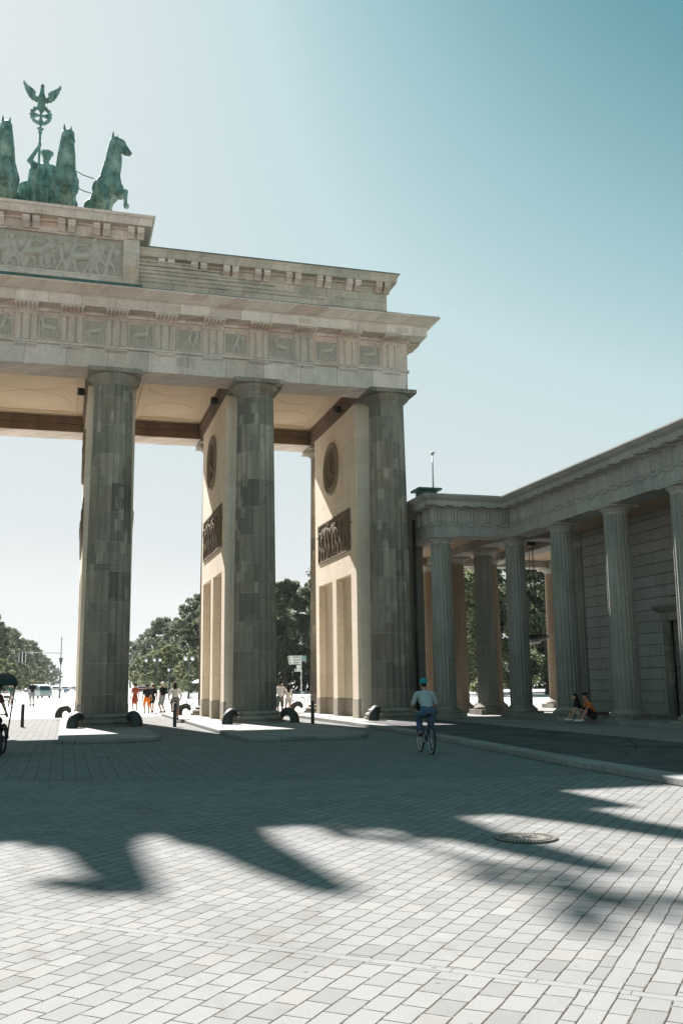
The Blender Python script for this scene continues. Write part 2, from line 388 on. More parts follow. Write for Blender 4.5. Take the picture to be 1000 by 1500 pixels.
def paving_mat():
    m, nt, b = new_mat('granite_setts', 0.9, 0, 0.04)
    pos = nt.node('ShaderNodeNewGeometry').outputs['Position']
    x, y, z = nt.sep(pos)
    w = nt.noise(pos, 2.2, 2)
    wv = nt.math('MULTIPLY', nt.math('SUBTRACT', w, 0.5), 0.03)
    sx, cx = math.sin(R(42)), math.cos(R(42))
    u = nt.math('ADD', nt.math('ADD', nt.math('MULTIPLY', x, sx), nt.math('MULTIPLY', y, cx)), wv)
    v = nt.math('ADD', nt.math('SUBTRACT', nt.math('MULTIPLY', x, cx), nt.math('MULTIPLY', y, sx)), wv)
    rowid = nt.math('FLOOR', nt.math('DIVIDE', v, 0.174))
    wob = nt.node('ShaderNodeTexWhiteNoise', noise_dimensions='1D'); nt.put(wob.inputs['W'], rowid)
    u2 = nt.math('ADD', u, nt.math('MULTIPLY', wob.outputs['Value'], 0.11))
    cA, fA = nt.brick(nt.comb(u2, v), 0.262, 0.174, 0.0065, 0.5, 0.2)
    cB, fB = nt.brick(nt.comb(nt.math('ADD', y, wv), nt.math('ADD', x, wv)), 0.235, 0.265, 0.0065, 0.5, 0.2)
    # plain bands of long kerb-like stones crossing the field
    du = nt.math('ABSOLUTE', nt.math('SUBTRACT', nt.math('FLOORED_MODULO', nt.math('ADD', u, 22.94 + 2.16), 4.32), 2.16))
    dv = nt.math('ABSOLUTE', nt.math('SUBTRACT', nt.math('FLOORED_MODULO', nt.math('ADD', v, -27.65 + 2.9), 5.8), 2.9))
    bandu = nt.math('LESS_THAN', du, 0.042); bandv = nt.math('LESS_THAN', dv, 0.060)
    eu = nt.math('LESS_THAN', nt.math('ABSOLUTE', nt.math('SUBTRACT', du, 0.044)), 0.0035)
    ev = nt.math('LESS_THAN', nt.math('ABSOLUTE', nt.math('SUBTRACT', dv, 0.062)), 0.0055)
    cbu, fbu = nt.brick(nt.comb(v, 0.5), 0.55, 4.0, 0.003); cbv, fbv = nt.brick(nt.comb(u, 0.5), 0.42, 4.0, 0.003)
    fA = nt.mix(bandu, nt.mix(bandv, fA, fbv), fbu)
    fA = nt.math('MAXIMUM', fA, nt.math('MAXIMUM', eu, ev))
    cA = nt.mix(nt.math('MAXIMUM', bandu, bandv), cA, (0.75, 0.75, 0.75))
    # border between the two laying patterns (a slow curve), and plain asphalt far beyond the gate
    xx = nt.math('MULTIPLY', nt.math('MULTIPLY', x, x), 0.013)
    edge = nt.math('ADD', nt.math('ADD', nt.math('MULTIPLY', x, -0.49), -20.35), xx)
    edge = nt.math('MINIMUM', edge, -20.3)
    d = nt.math('SUBTRACT', y, edge)
    zone = nt.math('GREATER_THAN', d, 0.0)
    seam = nt.math('LESS_THAN', nt.math('ABSOLUTE', d), 0.02)
    f = nt.mix(zone, fA, fB); c = nt.mix(zone, cA, cB)
    f = nt.math('MAXIMUM', f, seam)
    far = nt.math('GREATER_THAN', y, 15.0)
    f = nt.math('MULTIPLY', f, nt.math('SUBTRACT', 1.0, far))
    tone = nt.ramp(c, [(0.0, (0.19, 0.188, 0.183)), (0.35, (0.217, 0.216, 0.214)), (0.8, (0.23, 0.23, 0.229)), (0.955, (0.232, 0.225, 0.213)), (1.0, (0.25, 0.25, 0.248))])
    tone = nt.mix(zone, tone, nt.mix(1.0, tone, (0.86, 0.88, 0.87), 'MULTIPLY'))  # setts nearer the gate toned down, its deeper shade put into their colour
    tone = nt.mix(far, tone, (0.52, 0.515, 0.50))
    grit = nt.noise(pos, 130.0, 3, 0.7)
    tone = nt.mix(0.7, tone, nt.ramp(grit, [(0.3, 0.30), (0.7, 0.70)]), 'OVERLAY')
    blot = nt.noise(pos, 0.55, 5, 0.6)
    tone = nt.mix(nt.ramp(blot, [(0.45, 0.0), (0.75, 0.45)]), tone, (0.15, 0.146, 0.136))
    spot = nt.noise(pos, 7.0, 2)
    tone = nt.mix(nt.ramp(spot, [(0.72, 0.0), (0.78, 0.35)]), tone, (0.16, 0.15, 0.14))
    st2 = nt.noise(nt.comb(nt.math('MULTIPLY', x, 1.0), nt.math('MULTIPLY', y, .35)), 1.9, 6, .65)
    tone = nt.mix(nt.ramp(st2, [(0.55, 0.0), (0.72, 0.45)]), tone, (0.135, 0.125, 0.11))
    gum = nt.node('ShaderNodeTexVoronoi'); nt.put(gum.inputs['Vector'], pos); gum.inputs['Scale'].default_value = 2.6
    tone = nt.mix(nt.ramp(gum.outputs['Distance'], [(0.045, 0.6), (0.06, 0.0)]), tone, (0.09, 0.088, 0.085))
    jn = nt.noise(pos, 14.0, 2)
    jf = nt.math('MULTIPLY', f, nt.ramp(jn, [(0.25, 0.35), (0.5, 1.0)]))
    tone = nt.mix(jf, tone, (0.055, 0.047, 0.037))
    nt.put(b.inputs['Base Color'], tone)
    hgt = nt.math('ADD', nt.math('MULTIPLY', f, -1.0), nt.math('ADD', nt.math('MULTIPLY', grit, 0.12), nt.math('MULTIPLY', nt.noise(pos, 9.0, 3), 0.35)))
    bump(nt, b, hgt, 0.5, 0.012)
    return m
paving = paving_mat()
kerbM = ashlar('kerb_granite', 1.1, 3.0, -1.0, [(0.0, (0.20, 0.20, 0.19)), (1.0, (0.26, 0.26, 0.25))], 0.006, 0.3, (0.12, 0.115, 0.105), patch=False)
def asphalt_mat():
    m, nt, b = new_mat('asphalt_strip', 0.9, 0, 0.1)
    pos = nt.node('ShaderNodeNewGeometry').outputs['Position']
    n = nt.noise(pos, 60.0, 4, .7); big = nt.noise(pos, .8, 5, .6)
    c = nt.mix(n, (0.07, 0.07, 0.072), (0.125, 0.125, 0.127))
    c = nt.mix(nt.ramp(big, [(.45, 0.0), (.6, .6)]), c, (0.045, 0.044, 0.043))
    v = nt.node('ShaderNodeTexVoronoi', feature='DISTANCE_TO_EDGE'); nt.put(v.inputs['Vector'], pos); v.inputs['Scale'].default_value = .35
    c = nt.mix(nt.ramp(v.outputs['Distance'], [(.004, .7), (.012, 0.0)]), c, (0.02, 0.02, 0.02))
    nt.put(b.inputs['Base Color'], c); bump(nt, b, n, .4, .01)
    return m
asphalt = asphalt_mat()
slabM = ashlar('pavement_slabs', 0.9, 0.9, 0, [(0.0, (0.19, 0.19, 0.18)), (1.0, (0.25, 0.25, 0.24))], 0.01, 0.3, (0.12, 0.12, 0.11), patch=False)

# ------------------------------------------------------------------ ground
g = MB()
xs = [-2500, -300, -40, 0, 40, 300, 2500]; ys = [-200, -60, -10, 40, 300, 3400]
for y in ys:
    for x in xs: g.v.append((x, y, 0))
n = len(xs)
for j in range(len(ys) - 1):
    for i in range(n - 1): g.f.append((j * n + i, j * n + i + 1, (j + 1) * n + i + 1, (j + 1) * n + i))
tag(g.build('ground', paving, fix=False), kind='structure')

tag(MB().box(-120, 120, -199, -50, 0.0, 0.004).build('bounce_sheet', plain('pale_bounce', (0.46, 0.44, 0.40), 0.9, 0, 0.1, 40), fix=True), kind='structure')  # unseen pale sheet behind the camera, added to bounce light at the facade
def island(x0, x1, yf, yb, nose):
    pts = [(x0, yb), (x1, yb)]
    k = 14
    for i in range(k + 1):
        a = PI * i / k; t = math.cos(a)
        pts.append(((x0 + x1) / 2 + (x1 - x0) / 2 * (abs(t) ** 0.55) * (1 if t > 0 else -1), yf - nose * math.sin(a) ** 0.8))
    return pts
mb = MB().prism([(p[0], p[1]) for p in island(1.95, 5.15, -8.6, 15.5, 1.15)], 'z', 0.0, 0.13)
tag(mb.build('kerb_island', kerbM, bevel=0.025), kind='structure')
mb = MB().prism([(p[0], p[1]) for p in island(7.5, 11.75, -9.8, 15.5, 1.6)], 'z', 0.0, 0.13)
tag(mb.build('kerb_island', kerbM, bevel=0.025), kind='structure')
mb = MB().prism([(-p[0], p[1]) for p in island(1.95, 5.15, -8.6, 15.5, 1.15)], 'z', 0.0, 0.13)
tag(mb.build('kerb_island', kerbM, bevel=0.025), kind='structure')
mb = MB().prism([(-p[0], p[1]) for p in island(7.5, 11.75, -9.8, 15.5, 1.6)], 'z', 0.0, 0.13)
tag(mb.build('kerb_island', kerbM, bevel=0.025), kind='structure')
mb = MB().prism([(-p[0], p[1]) for p in island(14.1, 18.0, -2.6, 15.5, 0.6)], 'z', 0.0, 0.13)
tag(mb.build('kerb_island', kerbM, bevel=0.025), kind='structure')

# raised strip in front of the side wing: granite kerb, dark asphalt, slab pavement
kl = [(13.55, -2.2), (13.45, -6.0), (13.2, -10.0), (12.75, -16.0), (12.2, -22.0), (11.95, -27.0), (11.4, -36.0), (10.9, -60.0)]
def strip(l, r, z0, z1):
    mb = MB(); m = len(l)
    for (a, b) in zip(l, r): mb.v += [(a[0], a[1], z0), (b[0], b[1], z0), (b[0], b[1], z1), (a[0], a[1], z1)]
    for i in range(m - 1):
        o = i * 4
        for j in range(4): k = (j + 1) % 4; mb.f.append((o + j, o + k, o + 4 + k, o + 4 + j))
    mb.f.append((0, 1, 2, 3)); mb.f.append(tuple((m - 1) * 4 + j for j in (3, 2, 1, 0)))
    return mb
k2 = [(x + 0.5, y) for x, y in kl]
tag(strip(kl, k2, 0, 0.135).build('kerb_strip', kerbM, bevel=0.02), kind='structure')
tag(strip(k2, [(17.45, y) for x, y in kl], 0, 0.128).build('asphalt_strip', asphalt), kind='structure')
tag(strip([(17.45, y) for x, y in kl], [(21.0, y) for x, y in kl], 0, 0.132).build('pavement', slabM), kind='structure')
tag(MB().box(13.55, 36, -2.19, 16, 0, 0.126).build('pavement', slabM), kind='structure')

# ------------------------------------------------------------------ relief figures
def fig_man(r, ox=0.0, oz=0.0, h=1.0, lean=None):
    """one fighting or walking figure about h tall, in the x-z plane"""
    P = []
    ln = r.uniform(-0.25, 0.25) if lean is None else lean
    hip = Vector((ox, 0, oz + 0.48 * h)); ch = hip + Vector((ln * 0.5 * h, 0, 0.30 * h)); hd = ch + Vector((ln * 0.2 * h, 0, 0.20 * h))
    P += [('c', hip, ch, 0.085 * h, 0.115 * h), ('e', hd, (0.065 * h, 0.065 * h, 0.08 * h)), ('c', ch, hd, 0.05 * h, 0.04 * h)]
    for s in (-1, 1):
        st = r.uniform(0.08, 0.26) * s * h
        kn = hip + Vector((st * 0.8 + r.uniform(-.03, .08) * h, 0, -0.23 * h)); ft = Vector((ox + st * 1.2, 0, oz))
        P += [('c', hip, kn, 0.075 * h, 0.055 * h), ('c', kn, ft, 0.052 * h, 0.035 * h), ('c', ft, ft + Vector((0.07 * h, 0, 0)), 0.03 * h, 0.025 * h)]
        a = r.uniform(-0.6, 1.4); el = ch + Vector((s * 0.2 * h * math.cos(a), 0, 0.2 * h * math.sin(a) * 0.8 + .03 * h))
        a2 = a + r.uniform(-1.2, 1.2); hn = el + Vector((s * 0.18 * h * math.cos(a2), 0, 0.18 * h * math.sin(a2)))
        P += [('c', ch + Vector((s * .08 * h, 0, .06 * h)), el, 0.045 * h, 0.036 * h), ('c', el, hn, 0.035 * h, 0.028 * h)]
    if r.random() < 0.65:   # flying cloth
        q = ch; d = -1 if r.random() < .5 else 1
        for k in range(3):
            q2 = q + Vector((d * r.uniform(.05, .14) * h, 0, r.uniform(-.18, .02) * h)); P.append(('c', q, q2, 0.04 * h, 0.03 * h)); q = q2
    if r.random() < 0.35:
        P.append(('e', ch + Vector((0.2 * h, 0, -.02 * h)), (0.12 * h, 0.05 * h, 0.15 * h)))
    return P
def fig_beast(r, ox, oz, h, d=1, rider=True):
    P = []
    b0 = Vector((ox - 0.25 * d * h, 0, oz + 0.46 * h)); b1 = Vector((ox + 0.22 * d * h, 0, oz + 0.54 * h))
    P += [('c', b0, b1, 0.13 * h, 0.14 * h)]
    for bx, st in ((b0, -.06), (b0, .10), (b1, .02), (b1, .22)):
        kn = bx + Vector((d * st * h, 0, -.22 * h)); ft = kn + Vector((-d * .05 * h + r.uniform(-.03, .05) * h, 0, -.22 * h))
        P += [('c', bx, kn, .07 * h, .045 * h), ('c', kn, ft, .042 * h, .03 * h)]
    P += [('c', b0, b0 + Vector((-d * .2 * h, 0, -.12 * h)), .035 * h, .02 * h)]
    if rider:
        c = b1 + Vector((d * .05 * h, 0, .30 * h)); P += [('c', b1, c, .09 * h, .11 * h), ('e', c + Vector((0, 0, .19 * h)), (.065 * h, .06 * h, .08 * h)),
              ('c', c + Vector((0, 0, .05 * h)), c + Vector((d * .2 * h, 0, .14 * h)), .045 * h, .03 * h), ('c', c + Vector((0, 0, .05 * h)), c + Vector((-d * .2 * h, 0, .06 * h)), .045 * h, .03 * h)]
    else:
        c = b1 + Vector((d * .18 * h, 0, .28 * h)); P += [('c', b1, c, .11 * h, .06 * h), ('c', c, c + Vector((d * .15 * h, 0, -.1 * h)), .06 * h, .035 * h)]
    return P
def squash(k): 
    def f(a): a = a.copy(); a[:, 1] *= k; return a
    return f

# ------------------------------------------------------------------ the great gate
GX = [-16.2, -9.95, -3.7, 3.7, 9.95, 16.2]; YR = 11.1
gate = empty('city_gate', (0, 5.55, 0), 0, 'monumental grey sandstone city gate with fluted columns carrying a relief frieze and stepped attic', 'city gate')

def fluted(rb, rtp, z0, z1, n=20, k=6, rows=18, depth=0.06, ent=1.35):
    mb = MB(); N = n * k
    for j in range(rows + 1):
        t = j / rows; rr = rb + (rtp - rb) * t ** ent; z = z0 + (z1 - z0) * t
        for i in range(N):
            ph = (i % k) / k; a = 2 * PI * i / N
            q = rr * (1 - depth * math.sin(PI * ph) ** 0.8)
            mb.v.append((q * math.cos(a), q * math.sin(a), z))
    for j in range(rows):
        for i in range(N): mb.f.append((j * N + i, j * N + (i + 1) % N, (j + 1) * N + (i + 1) % N, (j + 1) * N + i))
    mb.f.append(tuple(range(N - 1, -1, -1))); mb.f.append(tuple(rows * N + i for i in range(N)))
    return mb
z0 = 0.13
sh = fluted(0.943, 0.811, 0.48, 14.36)
shaft_me = sh.mesh('column')
cap = MB().lathe([(0.80, 14.34), (0.81, 14.37), (0.80, 14.42), (0.83, 14.44), (0.83, 14.48), (0.87, 14.52), (0.97, 14.60), (1.05, 14.68), (1.09, 14.75), (1.06, 14.81), (1.0, 14.815)], 40)
cap.loft([(-1.13, 1.13, -1.13, 1.13, 14.80), (-1.13, 1.13, -1.13, 1.13, 14.98)])
base = MB().lathe([(1.3, 0.0), (1.3, 0.09), (1.17, 0.092), (1.22, 0.13), (1.245, 0.19), (1.22, 0.26), (1.15, 0.295), (1.06, 0.31), (1.06, 0.335), (1.10, 0.36), (1.11, 0.40), (1.08, 0.43), (1.0, 0.45), (0.955, 0.49)], 40)
def make_column(x, y, first=None):
    if first is None:
        c = link('column', shaft_me, colA, gate, (x, y, z0)); bpy_smooth_angle(shaft_me, 25)
        cp = cap.build('capital', colA, None, smooth='auto'); bs = base.build('column_base', baseM, None, smooth='auto')
        for q in (cp, bs): q.parent = c; q.location = (0, 0, 0)
        return c
    c = copy_tree(first, gate); c.location = (x, y - 5.55, z0); return c
col0 = None
for y in (0.0, YR):
    for x in GX:
        c = make_column(x, y, col0); col0 = col0 or c

# passage walls with recessed blind panels, relief panels and medallions
relief_r = random.Random(11)
def wall_relief():
    P = []
    for i in range(9):
        P += fig_man(relief_r, -2.6 + i * 0.65 + relief_r.uniform(-.1, .1), -0.92 + relief_r.uniform(0, .08), relief_r.uniform(1.35, 1.75))
    return P
wr = organic('relief_panel', wall_relief(), 0.03, bronzeR, None, 1, squash(0.5))
wr_me = wr.data; bpy.data.objects.remove(wr)
mr = []
r3 = random.Random(5)
mr += fig_man(r3, -0.15, -0.95, 1.75, 0.1); mr += fig_beast(r3, 0.35, -0.9, 1.0, -1, False); mr += fig_man(r3, -0.55, -0.6, 1.1)
mo = organic('medallion_relief', mr, 0.035, bronzeR, None, 1, squash(0.6)); mr_me = mo.data; bpy.data.objects.remove(mo)
Y0, Y1 = 1.72, YR - 1.72
PAN = [(2.64, 5.25), (6.0, 8.7)]
for xi, x in enumerate(GX):
    hw, rc = 1.055, 0.36
    mb = MB()
    mb.box(x - hw + rc, x + hw - rc, Y0, Y1, 0.98, 6.86)
    mb.box(x - hw, x + hw, Y0, Y1, 6.86, 15.1)
    for s in (-1, 1):
        xa, xb = (x + s * hw, x + s * (hw - rc))
        for a, b in ((Y0, PAN[0][0]), (PAN[0][1], PAN[1][0]), (PAN[1][1], Y1)):
            mb.box(min(xa, xb), max(xa, xb), a, b, 0.98, 6.86)
    wobj = mb.build('pier_wall', plaster, gate, (x, 5.55, 0.13), bevel=0.012)
    pb = MB(); pb.box(x - hw + rc - .02, x + hw - rc + .02, Y0 - .02, Y1 + .02, 0.13, 0.98)
    for s in (-1, 1):
        xa, xb = (x + s * (hw + .02), x + s * (hw - rc + .02))
        for a, b in ((Y0, PAN[0][0]), (PAN[0][1], PAN[1][0]), (PAN[1][1], Y1)):
            pb.box(min(xa, xb), max(xa, xb), a - .02, b + .02, 0.13, 0.98)
    pb.build('wall_plinth', plinthM, wobj, (x, 5.55, 0.13), bevel=0.015)
    # anta strip just behind each column
    MB().box(x - hw + .12, x + hw - .12, Y0 - .10, Y0 - .001, 0.13, 15.1).build('pilaster_strip', plaster, wobj, (x, Y0, 0.13), bevel=0.02)
    MB().box(x - hw + .12, x + hw - .12, Y1 + .001, Y1 + .10, 0.13, 15.1).build('pilaster_strip', plaster, wobj, (x, Y1, 0.13), bevel=0.02)
    for s in (-1, 1):
        if (xi == 0 and s < 0) or (xi == 5 and s > 0): continue
        xf = x + s * hw
        fr = MB(); za, zb, ya, yb = 8.12, 10.06, 2.70, 8.62
        for q in ((ya - .07, ya, za - .07, zb + .07), (yb, yb + .07, za - .07, zb + .07), (ya, yb, za - .07, za), (ya, yb, zb, zb + .07)):
            fr.box(min(xf, xf + s * .05), max(xf, xf + s * .05), *q)
        fr.box(min(xf, xf + s * .012), max(xf, xf + s * .012), ya + .001, yb - .001, za + .001, zb - .001)
        f0 = fr.build('relief_frame', bronzeR, wobj, (xf, 5.66, 9.09))
        o = link('relief_panel', wr_me, bronzeR, f0, (xf + s * .03, 5.66, 9.09), True); o.rotation_euler = (0, 0, R(90) * s)
        md = MB(); md.torus((xf + s * .02, 5.92, 12.78), 1.30, 0.10, 'x', 48, 8)
        md.torus((xf + s * .03, 5.92, 12.78), 1.05, 0.05, 'x', 48, 6)
        mobj = md.build('medallion', medFrame, wobj, (xf, 5.92, 12.78), True)
        pts = [(5.92 + 1.02 * math.cos(2 * PI * i / 48), 12.78 + 1.02 * math.sin(2 * PI * i / 48)) for i in range(48)]
        MB().prism(pts, 'x', xf + s * .002, xf + s * .02).build('medallion_field', bronzeR, mobj, (xf, 5.92, 12.78))
        pts = [(5.92 + 1.28 * math.cos(2 * PI * i / 48), 12.78 + 1.28 * math.sin(2 * PI * i / 48)) for i in range(48)]
        MB().prism(pts, 'x', xf + s * .001, xf + s * .012).build('medallion_ring', medFrame, mobj, (xf, 5.92, 12.78))
        o = link('medallion_relief', mr_me, bronzeR, mobj, (xf + s * .03, 5.92, 12.78), True); o.rotation_euler = (0, 0, R(90) * s)

# architraves
xe = 17.02
ar = MB().box(-xe, xe, -0.82, 0.82, 15.11, 16.0).build('architrave', stoneArch, gate, (0, 0, 15.11), bevel=0.02)
MB().box(-xe - .07, xe + .07, -0.89, 0.8, 16.0, 16.12).build('taenia', stoneArch, ar, (0, 0, 16.0), bevel=0.01)
ar2 = MB().box(-xe, xe, YR - .82, YR + .82, 15.11, 16.0).build('architrave', stoneArch, gate, (0, YR, 15.11), bevel=0.02)
MB().box(-xe - .07, xe + .07, YR - .8, YR + .89, 16.0, 16.12).build('taenia', stoneArch, ar2, (0, YR, 16.0), bevel=0.01)
# passage ceilings, with brown inner architraves on all four sides
BAYS = [(GX[i] + 1.055, GX[i + 1] - 1.055) for i in range(5)]
ZC = 15.98
for (a, b) in BAYS:
    cl = MB().box(a - 1.0, b + 1.0, 0.83, YR - .83, ZC, 16.10)
    for q in ((a + .45, a + .6, 1.6, YR - 1.6), (b - .6, b - .45, 1.6, YR - 1.6), (a + .6, b - .6, 1.6, 1.75), (a + .6, b - .6, YR - 1.75, YR - 1.6)):
        cl.box(q[0], q[1], q[2], q[3], ZC - .05, ZC - .001)
    rr = (b - a) / 2 - .75
    cl.torus(((a + b) / 2, YR / 2 - 1.6, ZC), min(rr, 2.0), 0.018, 'z', 48, 6); cl.torus(((a + b) / 2, YR / 2 + 2.3, ZC), min(rr, 2.0), 0.018, 'z', 48, 6)
    cobj = cl.build('passage_ceiling', ceilM, gate, ((a + b) / 2, YR / 2, ZC))
    for y, s in ((YR - .82, -1), (.82, 1)):
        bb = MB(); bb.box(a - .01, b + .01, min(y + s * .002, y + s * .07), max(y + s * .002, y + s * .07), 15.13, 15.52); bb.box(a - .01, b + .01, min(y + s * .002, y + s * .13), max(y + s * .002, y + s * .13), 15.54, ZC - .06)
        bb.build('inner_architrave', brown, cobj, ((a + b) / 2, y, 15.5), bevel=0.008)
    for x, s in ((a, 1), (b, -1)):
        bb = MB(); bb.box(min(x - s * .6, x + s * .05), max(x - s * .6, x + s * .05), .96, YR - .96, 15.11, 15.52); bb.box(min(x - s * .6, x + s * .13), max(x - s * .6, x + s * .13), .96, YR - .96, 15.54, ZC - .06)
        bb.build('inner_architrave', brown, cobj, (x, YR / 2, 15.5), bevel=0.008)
# small floodlights clipped to the inner architraves
for x in (2.56, 8.8, 15.0):
    fl = MB().cbox((x - .22, 3.4, 15.30), (.26, .34, .34), Euler((R(20), 0, R(15)))); fl.box(x - .1, x + .1, 3.36, 3.44, 15.2, 15.26)
    fl.build('floodlight', lampbk, gate, (x, 3.4, 15.3), bevel=0.02)

# frieze
fz = MB().box(-xe, xe, -0.82, YR + .82, 16.121, 17.43).build('frieze', stoneFr, gate, (0, 5.55, 16.12))
sp = 6.25 / 3
TX = [3.7 + sp * k for k in range(7)]; TX = [-t for t in reversed(TX)] + [-1.85, 0.0, 1.85] + TX
tg = MB(); w = 0.47; d = 0.085; q = 0.075
prof = [(-w, 0.02), (-w, -d + q), (-w + q, -d), (-w + .19, -d), (-w + .19 + q * .8, -d + q), (-w + .19 + q * 1.6, -d), (-.085, -d), (-.085 + .0, -d), (.085, -d)]
prof = [(-w, .02), (-w, -.02), (-w + .06, -d), (-.235, -d), (-.175, -.01), (-.115, -d), (.115, -d), (.175, -.01), (.235, -d), (w - .06, -d), (w, -.02), (w, .02)]
tg.prism(prof, 'z', 16.13, 17.25); tg.box(-w - .02, w + .02, -d - .02, .02, 17.251, 17.42)
tg_me = tg.mesh('triglyph', (0, 0, 16.13))
gt = MB().box(-w, w, -.07, .02, 15.93, 15.999)
for k in range(6): gt.lathe([(.05, 15.84), (.035, 15.93)], 8, (-w + .08 + k * (2 * w - .16) / 5, -.03, 0))
gt_me = gt.mesh('guttae', (0, 0, 15.93))
mu = MB().box(-w - .03, w + .03, -.66, .0, 17.50, 17.575)
for k in range(6):
    for j in range(3): mu.lathe([(.04, 17.44), (.05, 17.50)], 6, (-w + .06 + k * (2 * w - .12) / 5, -.58 + j * .22, 0))
mu_me = mu.mesh('mutule', (0, 0, 17.5))
figs = []
for k in range(5):
    r = random.Random(20 + k)
    P = fig_beast(r, 0, -.46, 1.0, 1 if k % 2 else -1, k != 3) if k in (0, 1, 3) else fig_man(r, 0, -.46, 1.0)
    if k == 4: P += fig_man(r, .28, -.46, .9)
    o = organic('metope_relief', P, 0.022, stoneRel, None, 1, squash(1.25)); figs.append(o.data); bpy.data.objects.remove(o)
for yy, s in ((-.82, 1), (YR + .82, -1)):
    for t in TX:
        for nm, me, par, z in (('triglyph', tg_me, fz, 16.13), ('guttae', gt_me, ar if s > 0 else ar2, 15.93)):
            o = link(nm, me, stoneFr if nm == 'triglyph' else stoneArch, par, (t, yy - s * (.001 if nm == 'triglyph' else 0), z))
            if s < 0: o.rotation_euler = (0, 0, PI)
    if s > 0:
        for k in range(len(TX) - 1):
            mid = (TX[k] + TX[k + 1]) / 2; hw = (TX[k + 1] - TX[k]) / 2 - w - .035
            fr = MB()
            for q in ((-hw, -hw + .05, 16.2, 17.2), (hw - .05, hw, 16.2, 17.2), (-hw + .05, hw - .05, 16.2, 16.25), (-hw + .05, hw - .05, 17.15, 17.2)):
                fr.box(mid + q[0], mid + q[1], yy - .035, yy - .001, q[2], q[3])
            fo = fr.build('metope', stoneFr, fz, (mid, yy, 16.7))
            MB().box(mid - hw + .051, mid + hw - .051, yy - .006, yy - .001, 16.251, 17.149).build('metope_field', fieldM, fo, (mid, yy, 16.7))
            o = link('metope_relief', figs[(k * 3 + 1) % 5], stoneRel, fz, (mid, yy - .0, 16.69), True)

# cornice
def ring(levels, x0, x1, y0, y1): return MB().loft([(x0 - e, x1 + e, y0 - e, y1 + e, z) for e, z in levels])
cn = ring([(0, 17.43), (.10, 17.431), (.13, 17.56), (.13, 17.579), (.74, 17.58), (.75, 18.0), (.80, 18.02), (.80, 18.06), (.90, 18.12), (1.12, 18.27), (1.22, 18.33), (1.24, 18.345), (1.24, 18.40)], -xe, xe, -.82, YR + .82).build('cornice', stoneCor, gate, (0, 5.55, 17.43), bevel=0.008)
MT = sorted(TX + [(TX[i] + TX[i + 1]) / 2 for i in range(0)])
for yy, s in ((-.82 - .07, 1), (YR + .82 + .07, -1)):
    for t in MT:
        o = link('mutule', mu_me, stoneCor, cn, (t, yy, 17.5))
        if s < 0: o.rotation_euler = (0, 0, PI)
for k in range(7):
    for xx, rz in ((xe + .07, 90), (-xe - .07, -90)):
        o = link('mutule', mu_me, stoneCor, cn, (xx, -.1 + k * 1.88, 17.5)); o.rotation_euler = (0, 0, R(rz))
ring([(1.20, 18.401), (1.20, 18.43), (-.15, 18.97), (-.15, 19.02)], -xe, xe, -.82, YR + .82).build('copper_flashing', copper, gate, (0, 5.55, 18.4))

# attic: long low block with modillions, fronted by stone steps rising to the centre
ax = 16.42
at = ring([(0, 18.9), (0, 20.58), (.10, 20.60), (.14, 20.70), (.40, 20.72), (.42, 20.95), (.50, 21.08), (.52, 21.12)], -ax, ax, .18, YR - .18).build('attic', stoneAt, gate, (0, 5.55, 18.9), bevel=0.01)
ring([(.53, 21.121), (.53, 21.16), (-1, 21.35)], -ax, ax, .18, YR - .18).build('copper_roof', copper, at, (0, 5.55, 21.12))
mdl = MB(); mdl.prism([(0.02, 20.24), (-.10, 20.24), (-.13, 20.30), (-.26, 20.40), (-.36, 20.46), (-.36, 20.715), (0.02, 20.715)], 'x', -.36, -.06); mdl.prism([(0.02, 20.24), (-.10, 20.24), (-.13, 20.30), (-.26, 20.40), (-.36, 20.46), (-.36, 20.715), (0.02, 20.715)], 'x', .06, .36)
mdl_me = mdl.mesh('modillion', (0, 0, 20.5))
for k in range(8):
    for s in (1, -1):
        xm = 16.16 - k * 1.475
        o = link('modillion', mdl_me, stoneCor, at, (s * xm, .179, 20.5))
        o = link('modillion', mdl_me, stoneCor, at, (s * xm, YR - .179, 20.5)); o.rotation_euler = (0, 0, PI)
ends = [13.1, 11.9, 10.7, 9.42, 8.25, 7.05, 5.9]; tops = [19.43, 19.66, 19.89, 20.10, 20.33, 20.55, 20.74]
for i, (e, t) in enumerate(zip(ends, tops)):
    yf = -.50 + .07 * i
    for s in (1, -1):
        mb = MB()
        mb.box(min(s * 4.5, s * e), max(s * 4.5, s * e), yf, .17, 18.95 if i == 0 else tops[i - 1] - .02, t - .07)
        mb.box(min(s * 4.5, s * (e + .03)), max(s * 4.5, s * (e + .03)), yf - .05, .165, t - .07, t)
        mb.build('attic_step', stoneAt, at, (s * 8, -.3, 18.95), bevel=0.012)

# central block that carries the statue group
cb = MB().box(-4.6, 4.6, -.48, YR + .6, 18.9, 21.62)
for q in ((-4.6, -3.9, 18.9, 21.62), (3.9, 4.6, 18.9, 21.62), (-3.9, 3.9, 18.9, 19.42), (-3.9, 3.9, 21.14, 21.62)):
    cb.box(q[0], q[1], -.62, -.481, q[2], q[3])
ctr = cb.build('centre_block', stoneA, gate, (0, 5.55, 18.9), bevel=0.01)
ring([(0, 21.621), (.08, 21.63), (.10, 21.70), (.48, 21.72), (.50, 21.95), (.60, 22.10), (.62, 22.14), (.62, 22.18)], -4.6, 4.6, -.62, YR + .6).build('block_cornice', stoneCor, ctr, (0, 5.55, 21.62), bevel=0.008)
ring([(.12, 22.181), (.12, 22.44)], -4.6, 4.6, -.62, YR + .6).build('statue_plinth', stoneAt, ctr, (0, 5.55, 22.18), bevel=0.02)
MB().box(-4.75, 4.75, -.74, -.622, 18.98, 19.10).build('copper_flashing', copper, ctr, (0, -.7, 19.0))
